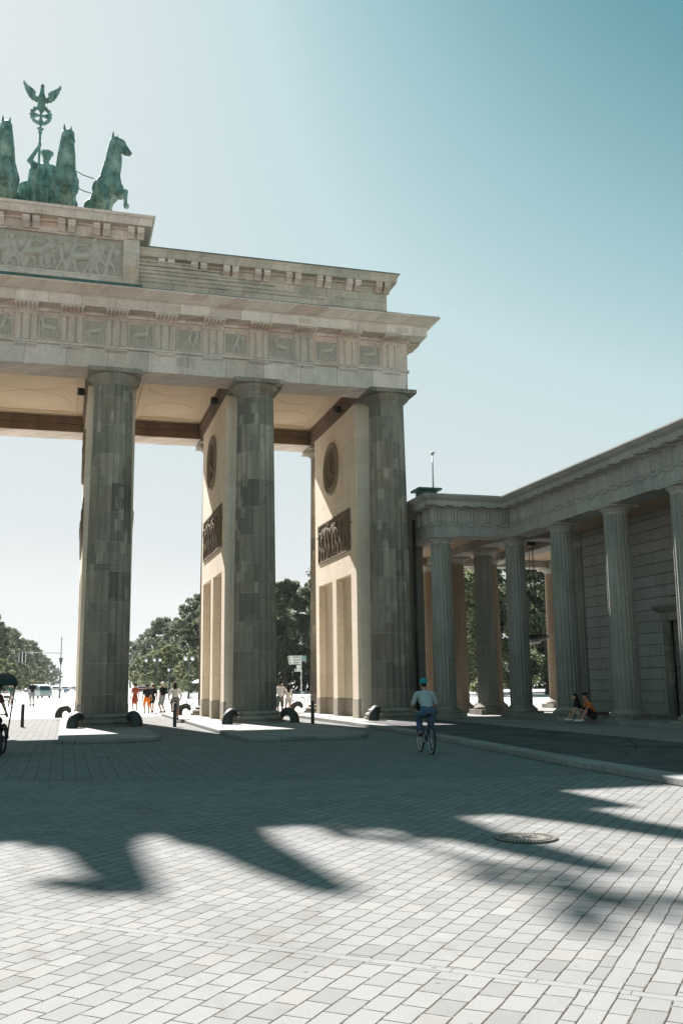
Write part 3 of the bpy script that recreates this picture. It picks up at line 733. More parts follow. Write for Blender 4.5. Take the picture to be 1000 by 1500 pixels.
for k in range(-3, 4):
    o = link('modillion', mdl_me, stoneCor, ctr, (k * 1.47, -.621, 21.48)); o.scale = (1, 1, .95)
MB().box(-3.899, 3.899, -.488, -.4815, 19.421, 21.139).build('relief_field', fieldM, ctr, (0, -.485, 20.28))
r = random.Random(3); P = []
x = -3.55; i = 0
while x < 3.6:
    if i % 4 == 1: P += fig_beast(r, x, -.8, 1.45, r.choice((1, -1)), False); x += .55
    elif i % 7 == 3:
        P += [('c', Vector((x + .32 * math.cos(a), 0, -.42 + .32 * math.sin(a))), Vector((x + .32 * math.cos(a + .4), 0, -.42 + .32 * math.sin(a + .4))), .05, .05) for a in [k * .4 for k in range(16)]]
        P += [('c', Vector((x, 0, -.42)), Vector((x + .3 * math.cos(a), 0, -.42 + .3 * math.sin(a))), .035, .03) for a in [k * PI / 3 for k in range(6)]]; P += fig_man(r, x + .1, -.1, .85); x += .6
    else: P += fig_man(r, x, -.8, r.uniform(1.3, 1.62)); x += r.uniform(.26, .42)
    i += 1
fo = organic('frieze_relief', P, 0.03, stoneRel, ctr, 1, lambda a: np.column_stack((a[:, 0], a[:, 1] * 1.2 - .49, a[:, 2] + 20.28)), (0, -.48, 20.28))

# ------------------------------------------------------------------ bronze four-horse group on the block
ZP = 22.44
def V(*a): return Vector(a)
def horse_pieces(headturn=0.0, fl=0, r=None):
    """rearing horse, facing -y, life-size units"""
    P = []
    cr, wi, ch = V(0, .62, 1.28), V(0, -.30, 1.80), V(0, -.52, 1.45)
    P += [('e', V(0, .50, 1.22), (.30, .40, .33), (R(25), 0, 0)), ('c', V(0, .42, 1.22), V(0, -.22, 1.50), .31, .33), ('e', ch + V(0, .05, .02), (.27, .27, .36))]
    P += [('c', V(0, -.30, 1.62), V(0, -.60, 2.05), .27, .22), ('c', V(0, -.60, 2.05), V(0, -.68, 2.50), .22, .155)]
    # crest with short mane
    P += [('c', V(0, -.22, 1.85), V(0, -.46, 2.2), .10, .08), ('c', V(0, -.46, 2.2), V(0, -.58, 2.62), .08, .07)]
    # head
    c, s = math.cos(headturn), math.sin(headturn); o = V(0, -.68, 2.52)
    def H(x, y, z): return o + V(x * c - y * s, x * s + y * c, z)
    P += [('c', H(0, 0, .02), H(0, -.20, -.10), .135, .125), ('c', H(0, -.16, -.06), H(0, -.42, -.40), .115, .078), ('e', H(0, -.43, -.42), (.078, .085, .075)), ('c', H(0, -.10, -.17), H(0, -.33, -.42), .075, .045)]
    for q in (-1, 1):
        P += [('c', H(q * .075, .02, .12), H(q * .095, .0, .28), .042, .014), ('e', H(q * .105, -.15, -.04), (.03, .04, .03)), ('e', H(q * .045, -.475, -.40), (.03, .03, .03))]
    # forelegs
    A = [(V(.19, -.45, 1.38), V(.20, -.62, 1.10), V(.20, -1.00, 1.02), V(.20, -1.02, .68), V(.20, -1.10, .58)),
         (V(.19, -.45, 1.38), V(.20, -.58, 1.05), V(.20, -.86, .80), V(.20, -.80, .42), V(.20, -.88, .30))]
    if fl: A = A[::-1]
    for q, L in zip((-1, 1), A):
        L = [V(q * p.x, p.y, p.z) for p in L]
        P += [('c', L[0], L[1], .155, .115), ('c', L[1], L[2], .105, .07), ('e', L[2], (.075, .08, .08)), ('c', L[2], L[3], .058, .045), ('c', L[3], L[4], .055, .075)]
    for q, dy in ((-1, .0), (1, .10)):
        L = [V(q * .17, .55, 1.22), V(q * .21, .30 + dy, .92), V(q * .20, .72 + dy, .58), V(q * .20, .58 + dy, .16), V(q * .20, .50 + dy, .05)]
        P += [('c', L[0], L[1], .22, .13), ('c', L[1], L[2], .12, .075), ('e', L[2], (.07, .085, .085)), ('c', L[2], L[3], .06, .05), ('c', L[3], L[4], .055, .085)]
    t = [V(0, .80, 1.40), V(0, 1.0, 1.40), V(0, 1.16, 1.15), V(0, 1.20, .70), V(0, 1.12, .40)]
    for a, b, ra, rb in zip(t[:-1], t[1:], (.06, .10, .13, .12), (.10, .13, .12, .05)): P.append(('c', a, b, ra, rb))
    return P
HS = 1.80
HORSES = [(-2.78, 2.5, R(-8), R(-50), 0, 'bronze horse at the far left of the four, turned outwards'),
          (-1.42, 2.45, R(2), R(10), 1, 'green bronze horse left of the staff, chest to the front'),
          (1.25, 2.45, R(3), R(14), 0, 'green bronze horse right of the crowned charioteer, between her and the outermost horse'),
          (3.12, 2.5, R(17), R(34), 1, 'green bronze horse at the right end, turned outwards with lifted foreleg')]
for k, (x, y, rz, ht, fl, lab) in enumerate(HORSES):
    HS = 1.69 if k == 0 else 1.80
    h = local_thing('horse_statue', (x, y, ZP), rz, lab, 'statue', 'bronze horses on the gate')
    P = [tuple([p[0]] + [(q * HS if isinstance(q, Vector) or isinstance(q, float) else (tuple(e * HS for e in q) if i == 2 and p[0] == 'e' else q)) for i, q in enumerate(p[1:], 1)]) for p in horse_pieces(ht, fl)]
    organic('body', P, 0.035, verdi, h, 3)
    mb = MB(); s = HS
    # breast strap, girth and bridle
    for pts, rr in (([(-.30, .05, 1.52), (-.24, -.42, 1.62), (0, -.68, 1.66), (.24, -.42, 1.62), (.30, .05, 1.52)], .025),
                    ([(-.2, -.50, 1.98), (0, -.80, 2.0), (.2, -.50, 1.98), (0, -.36, 2.08), (-.2, -.50, 1.98)], .018)):
        mb.tube([(a * s * 1.08, b * s * 1.03, c * s) for a, b, c in pts], rr * s, 6)
    n = 16; mb.tube([(.345 * s * math.cos(2 * PI * i / n), -.02 * s, (1.44 + .355 * math.sin(2 * PI * i / n)) * s) for i in range(n + 1)], .028 * s, 6)
    mb.cbox((0, .02 * s, 1.83 * s), (.16 * s, .2 * s, .14 * s)); 
    mb.build('harness', verdi, h)
    if k == 3:
        rt_ = MB(); a = Matrix.Rotation(-rz, 3, 'Z')
        for z, z2 in ((1.95, 1.78), (1.50, 1.34)):
            p1 = a @ (V(1.60, 2.45, z * s) - V(x, y, 0)); p2 = V(-.28 * s, .1 * s, z2 * s)
            mid = (p1 + p2) / 2 + V(0, 0, -.06); rt_.tube([p1, mid, p2], .022, 5)
        p1 = V(-.25 * s, .55 * s, 1.0 * s); rt_.tube([p1, p1 + V(-.35, .2, -1.35)], .03, 5)
        rt_.build('rein', pipeM, h)

# chariot
CY = 3.95
ch = empty('chariot', (0.05, CY, ZP), 0, 'green bronze chariot with curved front panel below the charioteer', 'chariot')
mb = MB(); n = 24
for i in range(n + 1):
    a = PI + PI * i / n
    for r_, z in ((.86, 1.35), (.94, 1.42), (.94, 2.80), (1.0, 2.86), (1.0, 3.02), (.84, 3.02), (.84, 1.42)): mb.v.append((.05 + r_ * math.cos(a), CY + r_ * math.sin(a) * .9, ZP + z))
for i in range(n):
    for j in range(7): k = (j + 1) % 7; mb.f.append((i * 7 + j, i * 7 + k, (i + 1) * 7 + k, (i + 1) * 7 + j))
mb.f.append(tuple(range(7))); mb.f.append(tuple(n * 7 + j for j in range(6, -1, -1)))
mb.build('basket', verdi, ch, (.05, CY, ZP), 'auto')
mb = MB()
for k in range(7):
    a = PI + PI * (k + .5) / 7; mb.lathe([(.10, 0), (.13, .35), (.06, .9), (.10, 1.1)], 8, (.05 + .95 * math.cos(a), CY + .86 * math.sin(a), ZP + 1.55))
mb.build('relief', verdi, ch, (.05, CY, ZP), True)
MB().box(-.85, .95, CY - .02, CY + 1.4, ZP + 1.3, ZP + 1.55).build('floor_panel', verdi, ch, (.05, CY, ZP))
for sx in (-1, 1):
    mb = MB().torus((.05 + sx * 1.08, CY + .5, ZP + 1.1), 1.0, .10, 'x', 28, 8)
    for k in range(8):
        a = 2 * PI * k / 8; mb.tube([(.05 + sx * 1.08, CY + .5, ZP + 1.1), (.05 + sx * 1.08, CY + .5 + .98 * math.cos(a), ZP + 1.1 + .98 * math.sin(a))], .06, 6)
    mb.cbox((.05 + sx * 1.08, CY + .5, ZP + 1.1), (.22, .3, .3)); mb.build('wheel', verdi, ch, (.05 + sx * 1.08, CY + .5, ZP + 1.1))
MB().tube([(-.05, CY - .2, ZP + 1.4), (-.12, 2.9, ZP + 2.2), (-.16, 2.6, ZP + 3.3), (-.16, 2.52, ZP + 3.6)], [.12, .13, .13, .19], 8).build('draught_pole', verdi, ch, (-.05, CY - .2, ZP + 1.4), True)

# charioteer: robed winged woman, one arm raised to the staff
dx, dy, dz = 0.30, 4.25, ZP + 1.56
gd = local_thing('goddess_statue', (dx, dy, dz), 0, 'green bronze winged woman with wreath standing in the chariot, one arm raised to the staff', 'statue'); gd.scale = (1.04, 1.04, 1.04)
g_ = [('c', V(0, .05, .1), V(0, .02, 1.5), .55, .42), ('c', V(0, .02, 1.5), V(0, 0, 2.0), .40, .34), ('c', V(0, 0, 2.0), V(0, -.02, 2.55), .34, .40), ('c', V(-.30, 0, 2.72), V(.30, 0, 2.72), .20, .20), ('c', V(0, 0, 2.75), V(0, -.04, 3.10), .16, .14),
      ('e', V(0.03, -.08, 3.32), (.215, .25, .28)), ('c', V(0.03, -.30, 3.30), V(.03, -.345, 3.24), .035, .035), ('e', V(0.03, -.25, 3.12), (.10, .10, .08)),
      ('e', V(-.13, -.26, 2.5), (.15, .14, .15)), ('e', V(.13, -.26, 2.5), (.15, .14, .15)),
      ('c', V(-.36, 0, 2.72), V(-.74, -.12, 2.92), .16, .12), ('c', V(-.74, -.12, 2.92), V(-.34, -.26, 3.62), .115, .08), ('e', V(-.31, -.27, 3.72), (.10, .10, .11)),
      ('c', V(.40, 0, 2.70), V(.56, -.18, 2.2), .15, .115), ('c', V(.56, -.18, 2.2), V(.28, -.55, 1.95), .11, .08), ('e', V(.25, -.6, 1.95), (.1, .1, .09))]
for k in range(4): g_.append(('c', V(-.36, -.27, 3.68 + k * .035), V(-.24, -.33, 3.68 + k * .035), .03, .026))
g_.append(('c', V(-.27, -.22, 3.7), V(-.24, -.32, 3.78), .03, .025))
rr = random.Random(2)
for k in range(14):  # folds of the robe
    a = PI * 1.0 + PI * k / 13; x0, y0 = .40 * math.cos(a), .40 * math.sin(a)
    g_.append(('c', V(x0 * .9, y0 * .9, 2.0 + rr.uniform(-.2, .3)), V(x0 * 1.4, y0 * 1.35, .1), .06, .10))
g_ += [('c', V(-.36, -.2, 2.62), V(.36, -.3, 1.95), .07, .07), ('c', V(-.36, -.1, 2.2), V(.38, -.2, 2.1), .06, .06)]
organic('body', g_, 0.035, verdi, gd, 2)
hr = [('e', V(0.03, .02, 3.42), (.235, .24, .22)), ('e', V(.03, .24, 3.32), (.14, .12, .12))]
for k in range(14):
    a = 2 * PI * k / 14; hr.append(('e', V(.03 + .25 * math.cos(a), -.03 + .25 * math.sin(a), 3.46 + .02 * (k % 2)), (.075, .06, .06)))
organic('hair_wreath', hr, 0.03, verdi, gd, 1)
for s in (-1, 1):
    wp = [('c', V(s * .2, .25, 2.7), V(s * .62, .45, 2.75), .16, .14), ('c', V(s * .62, .45, 2.75), V(s * .72, .55, 1.7), .15, .14), ('c', V(s * .70, .55, 1.8), V(s * .52, .62, .5), .15, .06)]
    for k in range(5): wp.append(('c', V(s * (.30 + .08 * k), .42, 2.55 - .05 * k), V(s * (.34 + .07 * k), .6, .7 + .12 * k), .07, .04))
    organic('wing', wp, 0.04, verdi, gd, 1)

# standard with wreath, cross and eagle
SX, SY = -0.02, 3.97
st = empty('eagle_standard', (SX, SY, dz + 1.2), 0, 'tall green staff topped by a wreath with a cross and a spread-winged eagle', 'standard')
ZW = 29.42
pm = MB().tube([(SX, SY, dz + 1.2), (SX, SY, ZW - .78)], .055, 8); pm.lathe([(.05, -.95), (.12, -.9), (.06, -.84), (.10, -.76), (.17, -.70), (.05, -.64), (.05, -.5)], 12, (SX, SY, ZW))
pm.build('staff', verdi, st, (SX, SY, dz + 1.2), True)
P = []; r = random.Random(4)
for k in range(30):
    a = 2 * PI * k / 30
    P += [('e', V(.43 * math.cos(a), 0, .43 * math.sin(a)), (.085, .085, .085)), ('e', V((.48 if k % 2 else .40) * math.cos(a), -.07, (.48 if k % 2 else .40) * math.sin(a)), (.07, .05, .07))]
wr_ = organic('wreath', [tuple([p[0], p[1] + V(SX, SY, ZW)] + list(p[2:])) for p in P], 0.025, verdi, st, 1, None, (SX, SY, ZW))
cx = []
mb = MB()
for k in range(4):
    a = k * PI / 2; c, s = math.cos(a), math.sin(a)
    poly = [(.02, -.045), (.16, -.06), (.38, -.155), (.38, .155), (.16, .06), (.02, .045)]
    mb.prism([(SX + x * c - z * s, ZW + x * s + z * c) for x, z in poly], 'y', SY - .05, SY + .05)
mb.build('cross', verdi, wr_, (SX, SY, ZW), bevel=0.01)
ez = ZW + .50
eg = [('e', V(0, 0, .42), (.20, .17, .36)), ('c', V(0, 0, .65), V(0.01, -.03, .98), .13, .09), ('e', V(.02, -.06, 1.06), (.10, .13, .10)), ('c', V(.04, -.16, 1.06), V(.06, -.26, 1.0), .05, .02), ('c', V(0, .02, .15), V(0, .08, -.06), .14, .19),
      ('c', V(-.1, -.03, .15), V(-.16, -.05, -.1), .075, .06), ('c', V(.1, -.03, .15), V(.16, -.05, -.1), .075, .06), ('e', V(0, -.02, 1.18), (.05, .05, .06))]
ego = organic('eagle', [tuple([p[0]] + [(q + V(SX, SY, ez) if isinstance(q, Vector) else q) for q in p[1:]]) for p in eg], 0.022, verdi, st, 2, None, (SX, SY, ez))
wing = [(.08, .70), (.22, .60), (.36, .72), (.30, .92), (.42, 1.12), (.62, 1.28), (.88, 1.52), (.98, 1.60), (.96, 1.45), (.90, 1.28), (.88, 1.10), (.80, .95), (.77, .80), (.68, .68), (.66, .55), (.55, .48), (.52, .36), (.38, .34), (.30, .24), (.14, .26), (.05, .35)]
wing = [(x * .93, .26 + (z - .3) * .74) for x, z in wing]
for s in (-1, 1):
    poly = [(SX + s * x, ez + z) for x, z in wing]
    mb = MB().prism(poly, 'y', SY - .05, SY + .05)
    for k in range(6):
        mb.tube([(SX + s * (.2 + .05 * k), SY - .05, ez + .35 + .04 * k), (SX + s * (.42 + .09 * k), SY - .055, ez + .42 + .17 * k)], [.05, .02], 6)
    mb.build('wing', verdi, ego, (SX, SY, ez), bevel=0.015)

# ------------------------------------------------------------------ side wing: Doric colonnade round a guard house
wg = empty('colonnade_building', (24, -6, 0.13), 0, 'grey stone side wing with Doric colonnade, triglyph frieze and green roof beside the gate', 'building')
stoneW = ashlar('wing_sandstone', 1.85, 0.6, 8.2, [(0.0, (0.336, 0.328, 0.296)), (0.5, (0.400, 0.384, 0.344)), (0.9, (0.368, 0.344, 0.296)), (1.0, (0.416, 0.376, 0.320))], 0.006, 0.35, (0.192, 0.192, 0.168), patch=False)
wallW = ashlar('wing_wall_stone', 9.0, 0.47, 0.30, [(0.0, (0.326, 0.318, 0.281)), (0.5, (0.370, 0.363, 0.326)), (1.0, (0.348, 0.333, 0.296))], 0.012, 0.28, (0.200, 0.200, 0.178), jointdark=0.3, patch=False)
wallIn = plain('wing_ceiling', (0.42, 0.32, 0.22), 0.9, 0, 0.12, 0.8)
def poly_off(P, e):
    out = []; n = len(P)
    for i in range(n):
        p0, p1, p2 = Vector(P[i - 1]), Vector(P[i]), Vector(P[(i + 1) % n])
        d1, d2 = (p1 - p0).normalized(), (p2 - p1).normalized()
        n1, n2 = Vector((d1.y, -d1.x)), Vector((d2.y, -d2.x))
        out.append(tuple(p1 + (n1 + n2) * e))
    return out
def ploft(P, levels):
    mb = MB(); n = len(P)
    for e, z in levels: mb.v += [(x, y, z) for x, y in poly_off(P, e)]
    for k in range(len(levels) - 1):
        for i in range(n): j = (i + 1) % n; mb.f.append((k * n + i, k * n + j, (k + 1) * n + j, (k + 1) * n + i))
    mb.f.append(tuple(range(n - 1, -1, -1))); m = (len(levels) - 1) * n; mb.f.append(tuple(m + i for i in range(n)))
    return mb
FP = [(17.8, 10.1), (17.8, -1.55), (21.5, -1.55), (21.5, -30.0), (36.0, -30.0), (36.0, 10.1)]   # counter-clockwise footprint
en = ploft(FP, [(0, 8.80), (0, 9.45)]).build('frieze', stoneW, wg, (24, -6, 8.8))
co = ploft(FP, [(.0, 9.451), (.07, 9.452), (.09, 9.53), (.44, 9.535), (.45, 9.74), (.50, 9.76), (.60, 9.83), (.68, 9.92), (.70, 9.93), (.70, 9.99)]).build('cornice', stoneW, wg, (24, -6, 9.45), bevel=0.006)
ploft(FP, [(.67, 9.991), (.67, 10.01), (-3.2, 10.62), (-3.2, 10.64)]).build('copper_roof', copper, wg, (24, -6, 10.0))
ploft([(18.75, 3.5), (18.75, 2.5), (19.8, 2.5), (19.8, 3.5)], [(-.1, 10.1), (-.1, 11.16), (.1, 11.165), (.1, 11.28)]).build('roof_hatch', copper, wg, (19.3, 3.1, 10.4), bevel=0.02)
# beams between columns
ab = MB(); zA, zB = 8.22, 8.799
for q in ((17.8, 22.5, -1.55, -.55), (21.5, 22.5, -30, -1.551), (17.8, 18.8, -.549, 9.1), (17.8, 36, 9.101, 10.1), (21.5, 22.5, -.549, 9.1), (24.7, 25.7, -.549, 9.1), (29.2, 30.2, -.549, 9.1), (22.501, 36, -1.55, -.55)):
    ab.box(q[0], q[1], q[2], q[3], zA, zB)
arw = ab.build('architrave', stoneW, wg, (24, -6, 8.22), bevel=0.012)
tn = ploft(FP, [(.001, 8.74), (.05, 8.741), (.05, 8.82), (.001, 8.821)]).build('taenia', stoneW, arw, (24, -6, 8.74))
MB().box(18.81, 35, -.54, 9.09, 8.62, 8.70).build('portico_ceiling', wallIn, wg, (25, 4, 8.62))
MB().box(22.51, 25.2, -30, -1.56, 8.55, 8.65).build('portico_ceiling', wallIn, wg, (24, -15, 8.62))
# triglyphs, guttae, mutules
w = .21; d = .085
prof = [(-w, .01), (-w, -.01), (-w + .03, -d), (-.105, -d), (-.075, -.005), (-.045, -d), (.045, -d), (.075, -.005), (.105, -d), (w - .03, -d), (w, -.01), (w, .01)]
t2 = MB().prism(prof, 'z', 8.83, 9.36); t2.box(-w - .01, w + .01, -d - .01, .01, 9.361, 9.449); t2_me = t2.mesh('triglyph', (0, 0, 8.82))
g2 = MB().box(-w, w, -.05, .0, 8.69, 8.739)
for k in range(6): g2.lathe([(.025, 8.64), (.018, 8.69)], 6, (-w + .04 + k * (2 * w - .08) / 5, -.025, 0))
g2_me = g2.mesh('guttae', (0, 0, 8.7))
m2 = MB().box(-w - .02, w + .02, -.32, 0, 9.48, 9.534); m2_me = m2.mesh('mutule', (0, 0, 9.5))
spots = [(18.05 + .80 * k, -1.55, 0) for k in range(5)] + [(21.5, -2.1 - .84 * k, -90) for k in range(28)] + [(17.8, -1.3 + .84 * k, -90) for k in range(6)]
for x, y, rz in spots:
    a = R(rz); ox, oy = (0, -.001) if rz == 0 else (-.001, 0)
    for nm, me, par, z, off in (('triglyph', t2_me, en, 8.82, 0), ('guttae', g2_me, arw, 8.7, 0), ('mutule', m2_me, co, 9.5, .10)):
        o = link(nm, me, stoneW, par, (x + ox + (-off if rz else 0), y + oy + (0 if rz else -off), z)); o.rotation_euler = (0, 0, a)
# columns
shw = fluted(.51, .445, .50, 7.76, 20, 4, 12, .06); shw_me = shw.mesh('column')
capw = MB().lathe([(.44, 7.74), (.455, 7.78), (.445, 7.80), (.46, 7.83), (.50, 7.88), (.56, 7.93), (.585, 7.97), (.57, 7.995), (.5, 8.0)], 32).loft([(-.63, .63, -.63, .63, 7.99), (-.63, .63, -.63, .63, 8.09)])
basew = MB().loft([(-.72, .72, -.72, .72, 0), (-.72, .72, -.72, .72, .24)]).lathe([(.70, .24), (.72, .29), (.70, .35), (.64, .38), (.62, .40), (.60, .42), (.53, .48), (.515, .52)], 32)
cw0 = None
CW = [(18.3, -1.05), (22.0, -1.05), (25.3, -1.05), (22, 2.5), (22, 6.0), (18.3, 6.0), (23.95, 6.0), (29.7, 6.0), (18.3, 9.6), (22, 9.6), (25.2, 9.6), (29.7, 9.6), (33.6, 9.6), (22, -5.4), (22, -9.6), (22, -13.8), (22, -18.0), (22, -22.2), (22, -26.4)]
for x, y in CW:
    if cw0 is None:
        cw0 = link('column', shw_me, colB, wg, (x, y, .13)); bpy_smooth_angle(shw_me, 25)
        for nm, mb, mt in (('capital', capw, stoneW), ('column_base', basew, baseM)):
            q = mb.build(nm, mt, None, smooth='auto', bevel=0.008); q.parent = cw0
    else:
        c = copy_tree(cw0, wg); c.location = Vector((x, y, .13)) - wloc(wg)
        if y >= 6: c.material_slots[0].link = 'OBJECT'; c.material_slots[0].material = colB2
# dark engaged pier behind the first column, and step below the long colonnade
MB().box(17.95, 18.65, 2.1, 2.9, .13, 8.21).build('pilaster', colB, wg, (18.3, 2.5, .13), bevel=.02)
MB().box(20.95, 23.2, -30, -2.2, .13, .29).build('step', slabM, wg, (22, -15, .13), bevel=.015)
# rusticated wall with doorway
wl = MB(); zc = .29; H_ = .47
DOOR = (-11.0, -8.05, 4.55)
k = 0
while zc < 8.5:
    z1 = min(zc + H_, 8.5)
    for a, b in (((-30.0, DOOR[0]), (DOOR[1], -1.6)) if zc < DOOR[2] else ((-30.0, -1.6),)):
        wl.box(25.2, 26.2, a, b, zc, z1 - .035); wl.box(25.235, 26.2, a + .03, b - .03, z1 - .035, z1)
    zc = z1; k += 1
wobj = wl.build('rusticated_wall', wallW, wg, (25.7, -15, .29))
MB().box(26.2, 34.5, -2.0, -1.62, .13, 8.5).build('end_wall', wallW, wg, (30, -1.8, .13))
dr = MB(); dr.box(25.02, 25.3, DOOR[0] - .35, DOOR[0], .29, 4.0); dr.box(25.02, 25.3, DOOR[1], DOOR[1] + .35, .29, 4.0); dr.box(25.0, 25.3, DOOR[0] - .4, DOOR[1] + .4, 4.0, 4.35)
dr.loft([(24.95, 25.3, DOOR[0] - .5, DOOR[1] + .5, 4.351), (24.80, 25.3, DOOR[0] - .65, DOOR[1] + .65, 4.5), (24.78, 25.3, DOOR[0] - .67, DOOR[1] + .67, 4.62)])
do = dr.build('door_surround', baseM, wg, (25.1, -9.5, .29), bevel=.01)
dd = MB(); dd.box(25.6, 25.7, DOOR[0], DOOR[1], .29, 4.3)
for a in (0, 1):
    for zz in (.6, 2.3): y0 = DOOR[0] + .2 + a * 1.4; dd.box(25.57, 25.61, y0, y0 + 1.1, zz, zz + 1.4)
dd.build('door', plain('dark_oak_door', (.06, .045, .035), .6), wg, (25.6, -9.5, .29), bevel=.01)
# drainpipe in the corner between gate and wing
dp = MB().tube([(17.55, .35, .13), (17.55, .35, 9.2)], .085, 12)
for z in (.6, 3, 5.4, 7.8): dp.lathe([(.11, z), (.12, z + .03), (.11, z + .08)], 12, (17.55, .35, 0))
tag(dp.build('drainpipe', pipeM, None, (17.55, .35, .13), True), 'dark drainpipe standing between the last gate column and the side wing', 'drainpipe')
tag(MB().tube([(19.66, 3.0, 11.27), (19.68, 3.0, 13.15)], [.045, .03], 8).lathe([(.03, 0), (.12, .04), (.12, .12), (.05, .16)], 10, (19.68, 3.0, 13.1)).build('roof_mast', plain('pale_metal', (.55, .56, .56), .5, .3), None, (19.66, 3, 11.4), True), 'thin pale mast rising from the roof hatch of the side wing', 'mast')
# hanging bowl lamp
LX, LY = 24.45, 2.0
lp = empty('hanging_lamp', (LX, LY, 8.6), 0, 'dark shallow bowl lamp hanging on three rods between the wing columns', 'lamp')
mb = MB()
for k in range(3):
    a = 2 * PI * k / 3 + .3; mb.tube([(LX + .10 * math.cos(a), LY + .10 * math.sin(a), 8.45), (LX + .26 * math.cos(a), LY + .26 * math.sin(a), 3.85)], .014, 6)
mb.build('rod', pipeM, lp, (LX, LY, 8.6))
MB().lathe([(.04, 8.35), (.18, 8.4), (.20, 8.5), (.20, 8.619)], 20, (LX, LY, 0)).build('ceiling_rose', pipeM, lp, (LX, LY, 8.6), 'auto')
MB().lathe([(.05, 3.60), (.40, 3.66), (.62, 3.76), (.68, 3.86), (.67, 3.92), (.60, 3.88), (.3, 3.80), (.05, 3.78)], 32, (LX, LY, 0)).build('bowl', lampbk, lp, (LX, LY, 3.7), 'auto')
MB().lathe([(.04, 3.50), (.18, 3.52), (.25, 3.58), (.25, 3.64)], 20, (LX, LY, 0)).build('glass_globe', plain('opal_glass', (.6, .6, .58), .3), lp, (LX, LY, 3.6), 'auto')

# ------------------------------------------------------------------ people
def cloth(name, col, rough=0.9): return plain(name, col, rough, 0, 0.15, 12.0, 0.1)
SK = [plain('skin', (0.50, 0.31, 0.22), 0.6, 0, 0.08, 9), plain('skin_tanned', (0.40, 0.23, 0.15), 0.6, 0, 0.08, 9)]
C = {}
def cl(n, c):
    if n not in C: C[n] = cloth(n, c)
    return C[n]
black = cl('black_cloth', (.018, .019, .022)); white = cl('white_cloth', (.72, .72, .70)); greyc = cl('grey_cloth', (.20, .21, .21)); jean = cl('denim', (.07, .11, .17))
hairB = cl('dark_hair', (.025, .018, .013)); hairG = cl('grey_hair', (.4, .38, .35))

def ik(a, b, l1, l2, pole):
    a, b = Vector(a), Vector(b); d = b - a; L = min(d.length, (l1 + l2) * .999); d.normalize(); b2 = a + d * L
    q = (l1 * l1 - l2 * l2 + L * L) / (2 * L); h = math.sqrt(max(0, l1 * l1 - q * q))
    p = Vector(pole); p = (p - d * p.dot(d)); p = p.normalized() if p.length > 1e-6 else Vector((0, 1, 0))
    return a + d * q + p * h, b2

